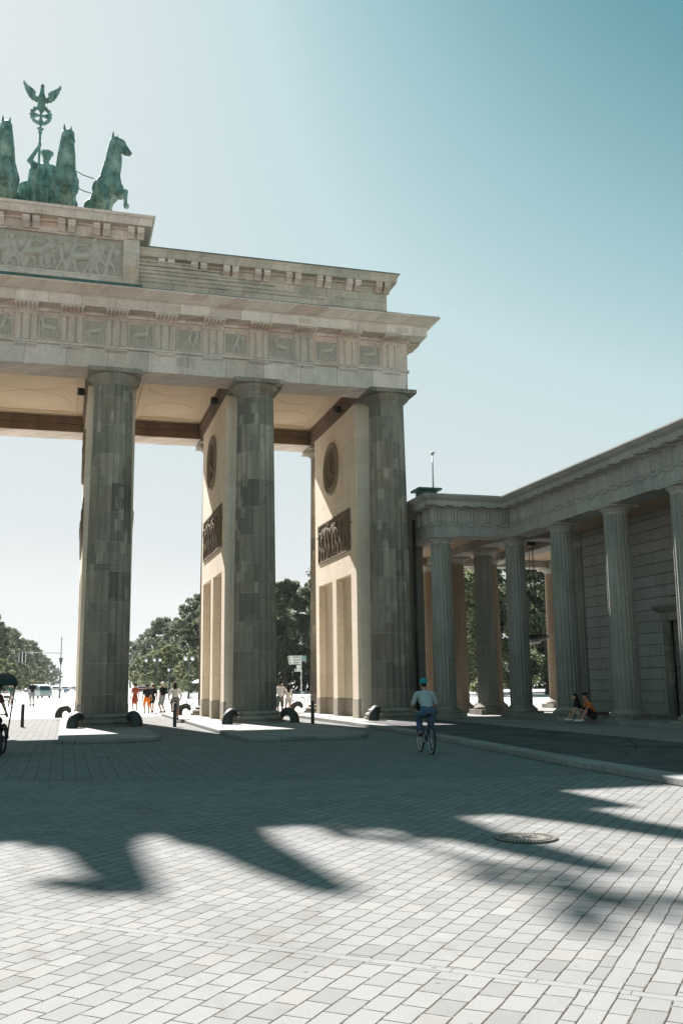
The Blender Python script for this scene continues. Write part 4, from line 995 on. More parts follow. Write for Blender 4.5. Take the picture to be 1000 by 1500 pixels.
def person(label, loc, rz, h=1.75, pelvis=(0, 0, .93), lean=0.0, feet=None, hands=None, sk=0, top=None, sleeve=0.6, bottom=None, leg=1.0, shoe=black,
           hair='short', hairmat=hairB, hat=None, fem=False, headyaw=0.0, dress=False, group=None, twist=0.0, helmet=None):
    """facing +y, local coordinates for a 1.75 m person, scaled to h"""
    s = h / 1.75; o = local_thing('person', loc, rz, label, 'person', group); o.scale = (s, s, s)
    pv = Vector(pelvis); tl = .50
    f = Vector((0, math.sin(lean), math.cos(lean))); bk = Vector((0, -math.cos(lean), math.sin(lean)))
    ch = pv + f * .30; sh = pv + f * tl; nk = pv + f * (tl + .06)
    fh = Vector((0, math.sin(lean * .35), math.cos(lean * .35))); hd = nk + fh * .19 + Vector((0, .03, 0))
    sw = .17 if fem else .20; hw = .10
    feet = feet or [(-.10, .02, .06), (.10, -.02, .06)]; hands = hands or [(-.30, .06, .80), (.30, .04, .80)]
    B = [('c', pv - Vector((.07, 0, 0)), pv + Vector((.07, 0, 0)), .115, .115), ('c', pv, ch, .115, .135 if not fem else .118), ('c', ch - Vector((.04, 0, 0)), ch + Vector((.04, 0, 0)), .125, .125),
         ('c', sh - Vector((sw - .04, 0, .02)), sh + Vector((sw - .04, 0, -.02)), .075, .075), ('c', ch, sh - f * .03, .125, .10), ('c', sh, nk + fh * .08, .06, .055)]
    cy, sy = math.cos(headyaw), math.sin(headyaw)
    def Hd(x, y, z): return hd + Vector((x * cy - y * sy, x * sy + y * cy, z))
    B += [('e', hd, (.078, .095, .115)), ('c', Hd(0, .06, -.05), Hd(0, .075, -.085), .045, .03), ('c', Hd(0, .092, .01), Hd(0, .112, -.02), .014, .018), ('e', Hd(-.082, 0, -.01), (.014, .025, .034)), ('e', Hd(.082, 0, -.01), (.014, .025, .034)),
          ('c', Hd(-.025, .095, -.058), Hd(.025, .095, -.058), .010, .010)]
    knees = []; elb = []; fts = []; hds = []
    for q, ft in zip((-1, 1), feet):
        hip = pv + Vector((q * hw, 0, -.03)); an = Vector(ft) + Vector((0, -.03, .04))
        kn, an = ik(hip, an, .43, .43, (q * .12, 1, .1)); knees.append((hip, kn)); fts.append(an)
        B += [('c', hip, kn, .088, .058), ('c', kn, kn.lerp(an, .35), .056, .058), ('c', kn.lerp(an, .35), an, .058, .036), ('c', an, an + Vector((0, .12, -.055)), .04, .032), ('c', an, an + Vector((0, -.03, -.05)), .04, .035)]
    for q, hn in zip((-1, 1), hands):
        so_ = sh + Vector((q * sw, 0, -.02)); el, wr = ik(so_, hn, .29, .25, (q * .5, -1, -.3)); elb.append((so_, el, wr))
        d = (wr - el).normalized(); B += [('c', so_, el, .054, .040), ('c', el, wr, .042, .028)]
        side = Vector((1, 0, 0)) if abs(d.x) < .8 else Vector((0, 1, 0)); side = (side - d * side.dot(d)).normalized(); nrm = d.cross(side)
        B += [('c', wr, wr + d * .075, .030, .036)]
        for k in range(4):
            p0 = wr + d * .085 + side * (k - 1.5) * .019; l = (.034, .042, .039, .028)[k]; p1 = p0 + d * l + nrm * .01; p2 = p1 + d * l * .6 + nrm * .025
            B += [('c', p0, p1, .0095, .009), ('c', p1, p2, .009, .008)]
        p0 = wr + d * .03 + side * (-q) * .03; p1 = p0 + d * .03 + side * (-q) * .022 + nrm * .012; B += [('c', p0, p1, .013, .011), ('c', p1, p1 + d * .03 + nrm * .012, .011, .009)]
    organic('body', B, .012, SK[sk], o, 1)
    if top is not None:
        T = [('c', pv + f * .02, ch, .135, .155 if not fem else .135), ('c', ch - Vector((.045, 0, 0)), ch + Vector((.045, 0, 0)), .143, .143), ('c', sh - Vector((sw - .04, 0, .02)), sh + Vector((sw - .04, 0, -.02)), .088, .088), ('c', ch, sh - f * .03, .145, .112)]
        for (a, e, wv) in elb:
            if sleeve <= 1: T.append(('c', a, a.lerp(e, sleeve), .070, .062))
            else: T += [('c', a, e, .068, .055), ('c', e, e.lerp(wv, sleeve - 1), .055, .045)]
        if fem and not dress: pass
        if dress: T += [('c', pv + f * .1, pv + Vector((0, 0, -.30)), .15, .23)]
        organic('dress' if dress else 'shirt', T, .014, top, o, 1)
    if bottom is not None:
        T = [('c', pv - Vector((.07, 0, -.02)), pv + Vector((.07, 0, .02)), .13, .13)]
        for (hp, kn), an in zip(knees, fts):
            if leg <= 1: T.append(('c', hp, hp.lerp(kn, leg), .108, .090))
            else: T += [('c', hp, kn, .104, .075), ('c', kn, kn.lerp(an, leg - 1), .074, .062)]
        organic('shorts' if leg <= 1 else 'trousers', T, .014, bottom, o, 1)
    for an in fts:
        organic('shoe', [('c', an + Vector((0, .01, -.045)), an + Vector((0, .13, -.06)), .048, .038), ('c', an + Vector((0, -.04, -.045)), an + Vector((0, .02, -.04)), .044, .05)], .014, shoe, o, 1)
    
    if hair == 'short': organic('hair', [('e', Hd(0, -.018, .035), (.086, .095, .098)), ('e', Hd(0, -.06, -.02), (.07, .05, .07))], .014, hairmat, o, 1)
    elif hair == 'long': organic('hair', [('e', Hd(0, -.02, .035), (.09, .10, .10)), ('c', Hd(0, -.06, 0), Hd(0, -.10, -.25), .085, .095), ('c', Hd(0, -.10, -.25), Hd(0, -.11, -.42), .09, .04)], .014, hairmat, o, 1)
    if hat is not None:
        organic('cap', [('e', Hd(0, -.005, .065), (.093, .107, .075)), ('m',) + tuple_disc(Hd(0, .10, .055), .085, .012)], .012, hat, o, 1)
    if helmet is not None:
        organic('helmet', [('e', Hd(0, -.01, .06), (.11, .135, .095))], .014, helmet, o, 1)
    return o
def tuple_disc(c, r, t):
    m = MB().lathe([(.01, -t), (r, -t), (r, t), (.01, t)], 16, tuple(c)); return (m.v, m.f)

def backpack(label, loc, rz, mat=black):
    o = local_thing('backpack', loc, rz, label, 'backpack')
    organic('bag', [('e', (0, -.06, .02), (.15, .09, .22)), ('c', (-.08, -.05, -.14), (.08, -.05, -.14), .085, .085), ('c', (-.07, -.05, .14), (.07, -.05, .14), .08, .08), ('c', (-.06, -.13, -.08), (.06, -.13, -.08), .06, .06)], .016, mat, o, 1)
    mb = MB()
    for q in (-1, 1): mb.tube([(q * .09, -.03, .2), (q * .13, .06, .22), (q * .14, .17, .10), (q * .13, .12, -.1), (q * .10, -.02, -.17)], .018, 6, True, 2.0)
    mb.build('strap', mat, o, (0, 0, 0), True)
    return o

# ------------------------------------------------------------------ bicycles
steel = plain('pale_steel', (.55, .56, .57), .35, .8, .05); rubber = plain('tyre_rubber', (.02, .02, .022), .8)
def wheel_parts(parent, c, r=.34, tyre=.022, spokes=18, name='wheel'):
    w = MB().torus(c, r - .035, .014, 'x', 36, 6)
    for k in range(spokes):
        a = 2 * PI * k / spokes; w.tube([c, (c[0], c[1] + (r - .04) * math.cos(a), c[2] + (r - .04) * math.sin(a))], .0028, 4)
    w.tube([(c[0] - .04, c[1], c[2]), (c[0] + .04, c[1], c[2])], .022, 8)
    wo = w.build(name, steel, parent, c, True)
    t = MB().torus(c, r - tyre, tyre, 'x', 40, 8).build('tyre', rubber, None, (0, 0, 0), True); t.parent = wo; t.location = (0, 0, 0)
    t.data.transform(Matrix.Translation(-Vector(c)))
    return wo
def bicycle(label, loc, rz, frame, lean=0.0, group=None, basket=False):
    o = local_thing('bicycle', loc, rz, label, 'bicycle', group); o.rotation_euler = (0, lean, rz)
    wheel_parts(o, (0, -.53, .34)); wheel_parts(o, (0, .53, .34))
    bb, st_, hdt = V(0, -.06, .29), V(0, -.22, .82), V(0, .36, .80)
    m = MB().tube([bb, st_], .018, 8).tube([bb, hdt + V(0, .02, -.12)], .02, 8).tube([st_ - V(0, -.02, .06), hdt], .018, 8)
    for q in (-.05, .05): m.tube([(q, -.53, .34), bb], .011, 6).tube([(q, -.53, .34), st_ - V(0, 0, .08)], .011, 6).tube([(q, .53, .34), (q * .8, .42, .66)], .013, 6)
    m.tube([(0, .425, .64), (0, .35, .92)], .018, 8); m.build('frame', frame, o, (0, 0, 0), True)
    MB().tube([(0, .35, .90), (0, .36, 1.0)], .016, 8).tube([(-.28, .24, 1.04), (-.22, .34, 1.03), (0, .38, 1.0), (.22, .34, 1.03), (.28, .24, 1.04)], .013, 8).build('handlebar', steel, o, (0, 0, 0), True)
    organic('saddle', [('e', (0, -.30, .95), (.08, .10, .03)), ('c', (0, -.28, .95), (0, -.12, .95), .045, .022)], .01, black, o, 1)
    MB().tube([st_, (0, -.25, .94)], .014, 8).build('seat_post', steel, o, (0, 0, 0), True)
    cr = MB().torus((.05, -.06, .29), .09, .008, 'x', 20, 5).tube([(.07, -.06, .29), (.08, -.06, .12)], .011, 6).tube([(-.07, -.06, .29), (-.08, -.06, .46)], .011, 6).cbox((.13, -.06, .12), (.1, .08, .025)).cbox((-.13, -.06, .46), (.1, .08, .025))
    cr.build('crank', steel, o, (0, 0, 0))
    mg = MB()
    for cy in (-.53, .53): mg.tube([(0, cy + .385 * math.cos(a), .34 + .385 * math.sin(a)) for a in [R(20) + R(150) * k / 10 for k in range(11)]], .02, 6)
    mg.build('mudguard', frame, o, (0, 0, 0), True)
    if basket:
        MB().loft([(-.14, .14, .44, .66, .78), (-.18, .18, .40, .72, 1.02)]).build('basket', iron, o)
    return o
RIDE = dict(pelvis=(0, -.26, 1.03), lean=R(30), feet=[(-.13, -.02, .47), (.13, -.02, .13)], hands=[(-.27, .25, 1.06), (.27, .25, 1.06)])

# rider in front of the side wing (heading away and a little to the left)
bicycle('dark city bicycle ridden across the shaded paving by the helmeted rider', (10.78, -18.1, 0), R(-6), plain('dark_blue_paint', (.03, .05, .07), .4), 0.03)
person('cyclist in white shirt, blue trousers and teal helmet riding before the side wing', (10.78, -18.1, 0), R(-6), 1.76, **RIDE, top=cl('pale_blue_grey_cloth', (.33, .38, .39)), sleeve=.8, bottom=jean, leg=1.85, helmet=cl('teal_helmet', (.03, .22, .27)), hair='short', sk=1)
# rider in the right-hand passage of the left bay
bicycle('pale bicycle ridden away from us past the bollard in the passage', (7.25, 6.2, 0), R(-3), plain('pale_frame_paint', (.5, .5, .48), .4))
person('cyclist from behind in white top and grey shorts riding through the passage', (7.25, 6.2, 0), R(-3), 1.78, **RIDE, top=white, sleeve=.9, bottom=greyc, leg=.95, hair='long', sk=1)
MB0 = None
# strollers beyond the left passage
person('woman in a dark rust red dress half hidden behind the left column', (6.95, 29.1, 0), R(10), 1.82, sk=1, top=cl('rust_dress', (.24, .055, .03)), dress=True, sleeve=.4, hair='short', fem=True, feet=[(-.09, .12, .06), (.09, -.12, .06)])
person('man in bright orange shorts and black shirt with a black backpack', (7.1, 20.6, 0), R(8), 1.74, sk=1, top=black, sleeve=.7, bottom=cl('orange_cloth', (.62, .16, .03)), leg=.95, feet=[(-.12, .14, .06), (.10, -.1, .06)])
backpack('black backpack worn by the man in orange shorts', (7.12, 20.47, 1.27), R(8))
person('person in white cap and black top walking just beside the orange shorts', (7.52, 21.6, 0), R(14), 1.78, sk=0, top=black, bottom=black, leg=.7, hat=white, fem=True, feet=[(-.09, -.14, .06), (.09, .14, .06)])
person('man with white cap, black shirt and grey shorts turned to the left', (8.1, 21.0, 0), R(50), 1.86, sk=1, top=black, sleeve=.7, bottom=greyc, leg=1.0, hat=white, hairmat=hairG, feet=[(-.1, .04, .06), (.1, -.06, .06)])
backpack('large black backpack on the man in the white cap', (8.22, 20.9, 1.36), R(50))
# couple in the middle passage
person('man in white shirt and green grey shorts standing beside the long-haired woman', (13.52, 11.1, 0), R(-6), 1.82, sk=1, top=white, sleeve=.75, bottom=cl('green_grey_cloth', (.12, .15, .13)), leg=1.0, hands=[(-.28, .06, .82), (.34, -.02, .98)])
person('woman with long black hair in white top and pale shorts beside the man', (13.93, 10.9, 0), R(4), 1.64, sk=0, top=white, sleeve=.2, bottom=cl('pale_cloth', (.6, .58, .52)), leg=.5, hair='long', fem=True, hands=[(-.36, -.02, 1.0), (.27, .02, .84)], hat=None)
# far left: two-wheeler riders by the pedicab
def kickscooter(label, loc, rz):
    o = local_thing('kick_scooter', loc, rz, label, 'scooter')
    MB().cbox((0, 0, .14), (.34, .62, .06)).tube([(0, .32, .14), (0, .42, 1.12)], .025, 8).tube([(-.25, .38, 1.12), (.25, .38, 1.12)], .016, 8).build('frame', black, o, bevel=.01)
    for q in (-.40, .40): MB().torus((0, q, .13), .10, .03, 'x', 20, 8).lathe([(.02, 0), (.03, .01)], 6, (0, q, .13)).build('wheel', rubber, o, (0, 0, 0), True)
    return o
kickscooter('black electric scooter under the man in the black shirt', (-.55, 47.5, 0), R(20))
person('man in black T-shirt and dark shorts standing on a scooter far left', (-.55, 47.4, .17), R(12), 1.95, sk=1, top=black, sleeve=.7, bottom=greyc, leg=1.0, hat=cl('tan_cap', (.45, .36, .28)), shoe=white, hands=[(-.24, .32, 1.0), (.24, .32, 1.0)])
bicycle('bicycle of the rider in the peaked cap at the far left', (-2.2, 44.2, 0), R(150), iron, 0, None, True)
person('cyclist in peaked cap and dark top riding towards us at far left', (-2.2, 44.2, 0), R(150), 1.95, **RIDE, sk=1, top=cl('green_cloth', (.05, .10, .08)), sleeve=.5, bottom=greyc, leg=.9, hat=cl('tan_cap', (.45, .36, .28)))
# couple resting on the step of the side wing
SIT = dict(pelvis=(0, 0, .16), lean=R(22), feet=[(-.11, .50, .02), (.11, .56, .02)], hands=[(-.12, .44, .36), (.14, .42, .34)])
person('seated person in dark top and pale shorts on the wing step beside the orange T-shirt', (20.72, -8.55, .27), R(72), 1.70, **SIT, sk=0, top=black, sleeve=.5, bottom=white, leg=.7, shoe=white, hair='long', fem=True)
person('seated person in orange T-shirt and dark shorts on the wing step', (20.72, -9.3, .27), R(80), 1.76, **SIT, sk=1, top=cl('orange_shirt', (.50, .14, .04)), sleeve=.7, bottom=black, leg=.9, shoe=white, hat=black)
person('tiny pale-shirted figure far behind the wing columns', (38.6, 31.0, 0), R(160), 1.7, top=cl('pale_blue_cloth', (.45, .55, .6)), bottom=jean, leg=1.8, feet=[(-.1, .12, .06), (.1, -.12, .06)])

# ------------------------------------------------------------------ pedicabs
def pedicab(label, loc, rz, shell, canopy, seat):
    """three-wheeled bicycle taxi, facing +y"""
    o = local_thing('pedicab', loc, rz, label, 'pedicab')
    wheel_parts(o, (0, 1.35, .36), .36, .03); wheel_parts(o, (-.55, -.55, .34), .34, .03); wheel_parts(o, (.55, -.55, .34), .34, .03)
    mb = MB(); sec = [(-1.02, .42), (-1.10, .9), (-1.04, 1.35), (-.96, 1.72), (-.84, 1.74), (-.90, 1.35), (-.96, .92), (-.86, .55), (-.2, .50), (.1, .44), (.1, .36)]
    mb.prism(sec, 'x', -.5, .5); mb.build('passenger_shell', shell, o, bevel=.04)
    cs = [(-1.0, 1.70), (-.93, 1.93), (-.70, 2.08), (-.30, 2.14), (.20, 2.10), (.62, 1.98), (.80, 1.84), (.78, 1.80), (.58, 1.93), (.18, 2.05), (-.30, 2.09), (-.68, 2.03), (-.88, 1.88), (-.94, 1.70)]
    MB().prism(cs, 'x', -.56, .56).build('canopy', canopy, o, bevel=.02)
    MB().cbox((0, -.62, .72), (.9, .5, .16)).cbox((0, -.86, 1.05), (.9, .12, .6), Euler((R(10), 0, 0))).build('passenger_seat', seat, o, bevel=.03)
    m = MB().tube([(0, 1.35, .36), (0, 1.12, .95), (0, 1.08, 1.08)], .025, 8).tube([(0, 1.14, .8), (0, .35, .45), (0, -.5, .40)], .03, 8).tube([(0, .35, .45), (0, .28, .95)], .022, 8).tube([(-.55, -.55, .34), (.55, -.55, .34)], .025, 8)
    for q in (-.5, .5): m.tube([(q, .05, .40), (q, .72, 1.86)], .02, 8)
    m.build('frame', iron, o, (0, 0, 0), True)
    MB().tube([(-.3, .85, 1.08), (0, 1.08, 1.08), (.3, .85, 1.08)], .015, 8).build('handlebar', iron, o, (0, 0, 0), True)
    organic('saddle', [('e', (0, .26, .99), (.12, .13, .04))], .012, black, o, 1)
    for q in (-.55, .55): MB().tube([(q, -.55 + .42 * math.cos(a), .34 + .42 * math.sin(a)) for a in [R(10) + R(160) * k / 8 for k in range(9)]], .045, 6).build('mudguard', shell, o, (0, 0, 0), True)
    return o
pedicab('white bicycle taxi parked beyond the passage beside the pier wall', (13.15, 38.6, 0), R(118), plain('white_shell', (.75, .76, .76), .35), plain('white_canopy', (.72, .73, .73), .5), black)
pedicab('dark bicycle taxi with black canopy cut off by the left edge', (.17, -13.7, 0), R(196), plain('dark_shell', (.05, .035, .03), .5), plain('dark_green_canopy', (.015, .03, .028), .7), black)
person('pedicab driver in dark red top on the saddle of the dark bicycle taxi', (.17 + .08, -13.7 - .24, 0), R(196), 1.75, pelvis=(0, 0, 1.06), lean=R(16), feet=[(-.13, .25, .5), (.13, .22, .2)], hands=[(-.28, .5, 1.12), (.28, .5, 1.12)], sk=1, top=cl('dark_red_cloth', (.12, .03, .025)), sleeve=.6, bottom=black, leg=1.7)

# ------------------------------------------------------------------ cars
glass = plain('car_glass', (.03, .04, .045), .12, 0, .05, 3, .6)
tail = plain('red_lamp', (.45, .03, .02), .3)
def car(label, loc, rz, paint, kind='sedan', group=None, simple=False):
    o = local_thing('parked_car' if kind != 'van' else 'van', loc, rz, label, 'van' if kind == 'van' else 'car', group)
    if kind == 'van':
        L, H, Wd = 4.8, 1.95, 1.86
        body = [(-L / 2, .35), (-L / 2, 1.05), (-L / 2 + .12, 1.78), (-L / 2 + .35, H), (.9, H), (1.55, 1.72), (2.0, 1.12), (2.34, .98), (2.4, .55), (2.36, .32)]
        win = [(-L / 2 + .25, 1.12), (-L / 2 + .38, 1.72), (.95, 1.74), (1.45, 1.60), (1.82, 1.12)]
    else:
        L, H, Wd = 4.4, 1.45, 1.78
        body = [(-2.2, .32), (-2.2, .82), (-2.05, .96), (-1.55, 1.0), (-1.0, 1.38), (-.7, 1.45), (.25, 1.45), (.55, 1.38), (1.15, .98), (1.9, .86), (2.15, .70), (2.2, .35)]
        win = [(-1.42, 1.0), (-.95, 1.33), (-.65, 1.39), (.22, 1.39), (.48, 1.33), (1.0, .99)]
    mb = MB(); n = len(body)
    def ins(z): return Wd / 2 - max(0, z - .95) * .22
    for sx in (-1, 1): mb.v += [(sx * ins(z), y, z) for y, z in body]
    mb.f += [tuple(range(n)), tuple(range(2 * n - 1, n - 1, -1))] + [(i, (i + 1) % n, n + (i + 1) % n, n + i) for i in range(n)]
    mb.build('body', paint, o, bevel=.05)
    for sx in (-1, 1):
        mb = MB(); m = len(win); mb.v += [(sx * (ins(z) + .008), y, z) for y, z in win] + [(sx * (ins(z) - .05), y, z) for y, z in win]
        mb.f += [tuple(range(m)), tuple(range(2 * m - 1, m - 1, -1))] + [(i, (i + 1) % m, m + (i + 1) % m, m + i) for i in range(m)]
        mb.build('side_window', glass, o)
    # front and rear screens
    a, b = (body[7], body[8]) if kind == 'sedan' else (body[5], body[6])
    c, d = (body[3], body[4]) if kind == 'sedan' else (body[1], body[2])
    for nm, p, q, sg in (('windscreen', a, b, 1), ('rear_window', d, c, -1)):
        mb = MB(); pts = []
        for t in (.08, .92):
            y, z = p[0] + (q[0] - p[0]) * t, p[1] + (q[1] - p[1]) * t
            for sx in (-1, 1): pts.append((sx * (ins(z) - .08), y, z))
        nv = Vector((0, (q[1] - p[1]) * -1, (q[0] - p[0]))).normalized(); nv = nv if nv.y * sg > 0 else -nv
        mb.v += [tuple(Vector(v) + nv * .012) for v in pts] + [tuple(Vector(v) - nv * .03) for v in pts]
        mb.f += [(0, 1, 3, 2), (4, 6, 7, 5), (0, 2, 6, 4), (1, 5, 7, 3), (0, 4, 5, 1), (2, 3, 7, 6)]; mb.build(nm, glass, o)
    for sx in (-1, 1):
        for y in (-1.38, 1.38):
            mb = MB().torus((sx * (Wd / 2 - .10), y, .32), .225, .095, 'x', 24, 8); w = mb.build('wheel', rubber, o, (0, 0, 0), True)
            r_ = MB(); 
            r_.prism([(y + .2 * math.cos(2 * PI * k / 16), .32 + .2 * math.sin(2 * PI * k / 16)) for k in range(16)], 'x', sx * (Wd / 2 - .16), sx * (Wd / 2 - .05)); q = r_.build('rim', steel, None); q.parent = w
        MB().cbox((sx * .66, L / 2 - .06, .68), (.34, .12, .16)).build('headlight', steel, o, bevel=.03)
        MB().cbox((sx * .68, -L / 2 + .03, .80), (.28, .1, .24)).build('tail_light', tail, o, bevel=.03)
    MB().cbox((0, -L / 2 - .005, .52), (.52, .03, .12)).build('number_plate', white, o)
    return o
P_ = lambda n, c: plain(n, c, .3, .3, .03, 2, .5)
car('silver van far left behind the scooter rider', (-1.15, 103.0, 0), R(-158), P_('silver_paint', (.42, .47, .47)), 'van')
car('dark red car driving away beyond the left passage', (16.6, 150.0, 0), R(-1), P_('dark_red_paint', (.10, .012, .014)))
row = [(-3.2, 250), (-.3, 262), (2.2, 270), (4.6, 282), (7.2, 295), (10.0, 310), (-6.5, 240)]
cc = None
for i, (x, y) in enumerate(row):
    if cc is None: cc = car('pale parked car in the far row under the avenue trees', (x, y, 0), R(75), P_('white_paint', (.6, .61, .61)), 'sedan', 'cars in the far row')
    else:
        c = copy_tree(cc); c.location = (x, y, 0)

# ------------------------------------------------------------------ street furniture
bol = MB().lathe([(.075, 0), (.075, .93), (.07, .975), (.05, 1.0), (.0, 1.01)], 20); bol_me = bol.mesh('bollard')
for (x, y, lab) in ((.37, 4.1, 'thin dark bollard left of the left column base, in full sun'), (6.62, .45, 'thin dark bollard at the shadow edge in front of the white-topped cyclist'), (12.1, -1.6, 'thin dark bollard between the middle column and the right pier wall')):
    o = link('bollard', bol_me, iron, None, (x, y, 0 if x < 7 else .0), 'auto'); tag(o, lab, 'bollard', 'bollards in the gate passages')

def guard_mesh():
    """curved cast-iron wheel guard leaning in to a column base; foot outwards along +x"""
    mb = MB(); pts = []; rad = []
    for k in range(13):
        a = k / 12
        ang = R(-8) + R(158) * a; rr = .46
        pts.append((.46 * math.cos(ang) * .95, 0, .05 + .56 * math.sin(max(ang, R(-5))) )); rad.append(.165 - .06 * a)
    pts = [(.52, 0, -.02), (.52, 0, .10), (.49, 0, .23), (.42, 0, .34), (.31, 0, .43), (.16, 0, .475), (.01, 0, .465), (-.10, 0, .40), (-.14, 0, .31), (-.09, 0, .25)]
    rad = [.20, .195, .19, .18, .17, .16, .15, .135, .12, .09]
    pts = [(p[0] * .85, 0, p[2]) for p in pts]
    return mb.tube(pts, rad, 12, True, 1.2)
gm = guard_mesh().mesh('wheel_guard')
GU = [(3.7, 0, -1.02, -1.09, 236, 'front left of the left column'), (3.7, 0, 1.02, -1.11, -62, 'front right of the left column'),
      (9.95, 0, -1.11, -1.09, 228, 'front left of the middle column'), (9.95, 0, 1.09, -1.11, -40, 'front right of the middle column'),
      (16.2, 0, -1.11, -1.09, 234, 'front left of the right-hand column'), (16.2, 0, 1.05, -1.11, -50, 'front right of the right-hand column'),
      (3.7, YR, -1.42, 1.0, 165, 'behind the left column at its sunny rear'), (9.95, YR, -1.45, .6, 170, 'rear of the middle pier wall, in sun'), (16.2, YR, -1.5, .5, 172, 'rear of the right pier wall, in sun')]
for x, y, ox, oy, rz, lab in GU:
    o = link('wheel_guard', gm, iron, None, (x + ox, y + oy, .13), 'auto'); o.rotation_euler = (0, 0, R(rz))
    tag(o, 'curved dark iron wheel guard, ' + lab, 'wheel guard', 'wheel guards round the column bases')

# manhole
mh = empty('manhole_cover', (7.2, -30.55, .004), 0, 'round cast-iron manhole cover with a ring of bright slots set in the paving', 'manhole cover')
ironW = plain('worn_iron', (.22, .20, .175), .55, .3, .35, 30); ironD = plain('rusty_iron', (.055, .042, .032), .8, .2, .4, 25)
mhx, mhy = 7.2, -30.55
MB().lathe([(.0, -.002), (.36, -.002), (.36, .006), (.0, .006)], 56, (mhx, mhy, .004), False).build('frame', ironD, mh, (mhx, mhy, .004))
mb = MB().lathe([(.225, .006), (.225, .014), (.0, .016)], 48, (mhx, mhy, .004), False)
r = random.Random(8)
for k in range(60):
    a = r.uniform(0, 2 * PI); q = r.uniform(0, .2); mb.cbox((mhx + q * math.cos(a), mhy + q * math.sin(a), .02), (.025, .025, .008), Euler((0, 0, a)))
mb.build('lid', ironW, mh, (mhx, mhy, .01))
mb = MB()
for rad, ln, n in ((.325, .045, 52), (.258, .04, 40)):
    for k in range(n):
        a = 2 * PI * k / n; mb.cbox((mhx + rad * math.cos(a), mhy + rad * math.sin(a), .014), (ln, .024, .014), Euler((0, 0, a)))
mb.build('slot_ring', ironW, mh, (mhx, mhy, .01))

# twin-globe street lamps along the avenue
opal = plain('opal_globe', (.72, .74, .74), .25, 0, .03)
lampm = plain('lamp_post_paint', (.06, .085, .08), .5)
def street_lamp(label, loc, rz, twin=True, h=4.6):
    o = local_thing('street_lamp', loc, rz, label, 'street lamp', 'globe street lamps beyond the gate')
    MB().lathe([(.16, 0), (.16, .5), (.11, .6), (.09, 1.0), (.055, 1.1), (.045, h - .3), (.07, h - .25), (.03, h - .05)], 12).build('post', lampm, o, (0, 0, 0), 'auto')
    for q in ((-1, 1) if twin else (0,)):
        if twin: MB().tube([(0, 0, h - .5), (q * .2, 0, h - .42), (q * .42, 0, h - .30), (q * .42, 0, h - .14)], .025, 8).build('arm', lampm, o, (0, 0, 0), True)
        MB().lathe([(.05, -.14), (.10, -.10), (.20, .02), (.225, .14), (.19, .28), (.10, .36), (.03, .40)], 16, (q * .42, 0, h)).build('globe', opal, o, (0, 0, 0), True)
        MB().lathe([(.09, .33), (.12, .36), (.04, .42), (.02, .50)], 12, (q * .42, 0, h)).build('lamp_cap', lampm, o, (0, 0, 0), True)
street_lamp('nearest twin-globe street lamp, right of the white-topped cyclist and left of the bicycle taxi', (16.3, 74.0, 0), R(12))
street_lamp('twin-globe street lamp in front of dark trees above the man in the white cap', (15.3, 104, 0), R(10), True, 5.2)
street_lamp('slim globe lamp above the man in orange shorts', (14.0, 108, 0), R(10), False, 5.2)
street_lamp('small single-globe lamp low against the dark trees', (18.5, 118, 0), 0, False, 3.9)
street_lamp('small single-globe lamp by the left mast', (-.2, 140, 0), 0, False, 4.2)

# direction signs
sg = local_thing('direction_sign', (19.0, 28.7, 0), R(-14), 'white post with stacked direction signs in the middle passage', 'signpost')
MB().tube([(0, 0, 0), (0, 0, 3.75)], .035, 10).build('post', plain('sign_post_paint', (.6, .62, .6), .5), sg, (0, 0, 0), True)
signW = plain('sign_face', (.62, .65, .62), .5, 0, .04); signG = plain('sign_back_green', (.18, .30, .28), .5)
def sign(x0, x1, z0, z1, mat, y=-.05, bars=True):
    s_ = MB().box(x0, x1, y - .02, y, z0, z1).build('sign_panel', mat, sg, bevel=.006)
    if bars:
        m = MB(); zc = (z0 + z1) / 2; m.box(x0 + .06, x0 + .14, y - .024, y - .0205, zc - .045, zc + .045); xx = x0 + .34
        for k in range(6):
            w_ = .06 + .05 * ((k * 7) % 3); m.box(xx, min(xx + w_, x1 - .04), y - .024, y - .0205, zc - .03, zc + .03 + .015 * (k % 2)); xx += w_ + .025
            if xx > x1 - .1: break
        q = m.build('sign_mark', black, None); q.parent = s_
for k in range(3): sign(-.98 + .03 * k, -.01, 3.52 - .215 * k, 3.725 - .215 * k, signW)
for k in range(2): sign(.04, .38, 3.52 - .215 * k, 3.725 - .215 * k, signG, .01, False)
sign(-.34, -.06, 2.78, 3.02, signW, -.05, False); sign(-.50, -.02, 2.56, 2.75, signW)
bicycle('white hire bicycle parked by the signpost', (19.75, 29.8, 0), R(62), plain('white_frame', (.7, .71, .7), .4), .08)
bicycle('dark bicycle parked behind the pier wall beside the white one', (20.75, 30.4, 0), R(66), iron, .06)

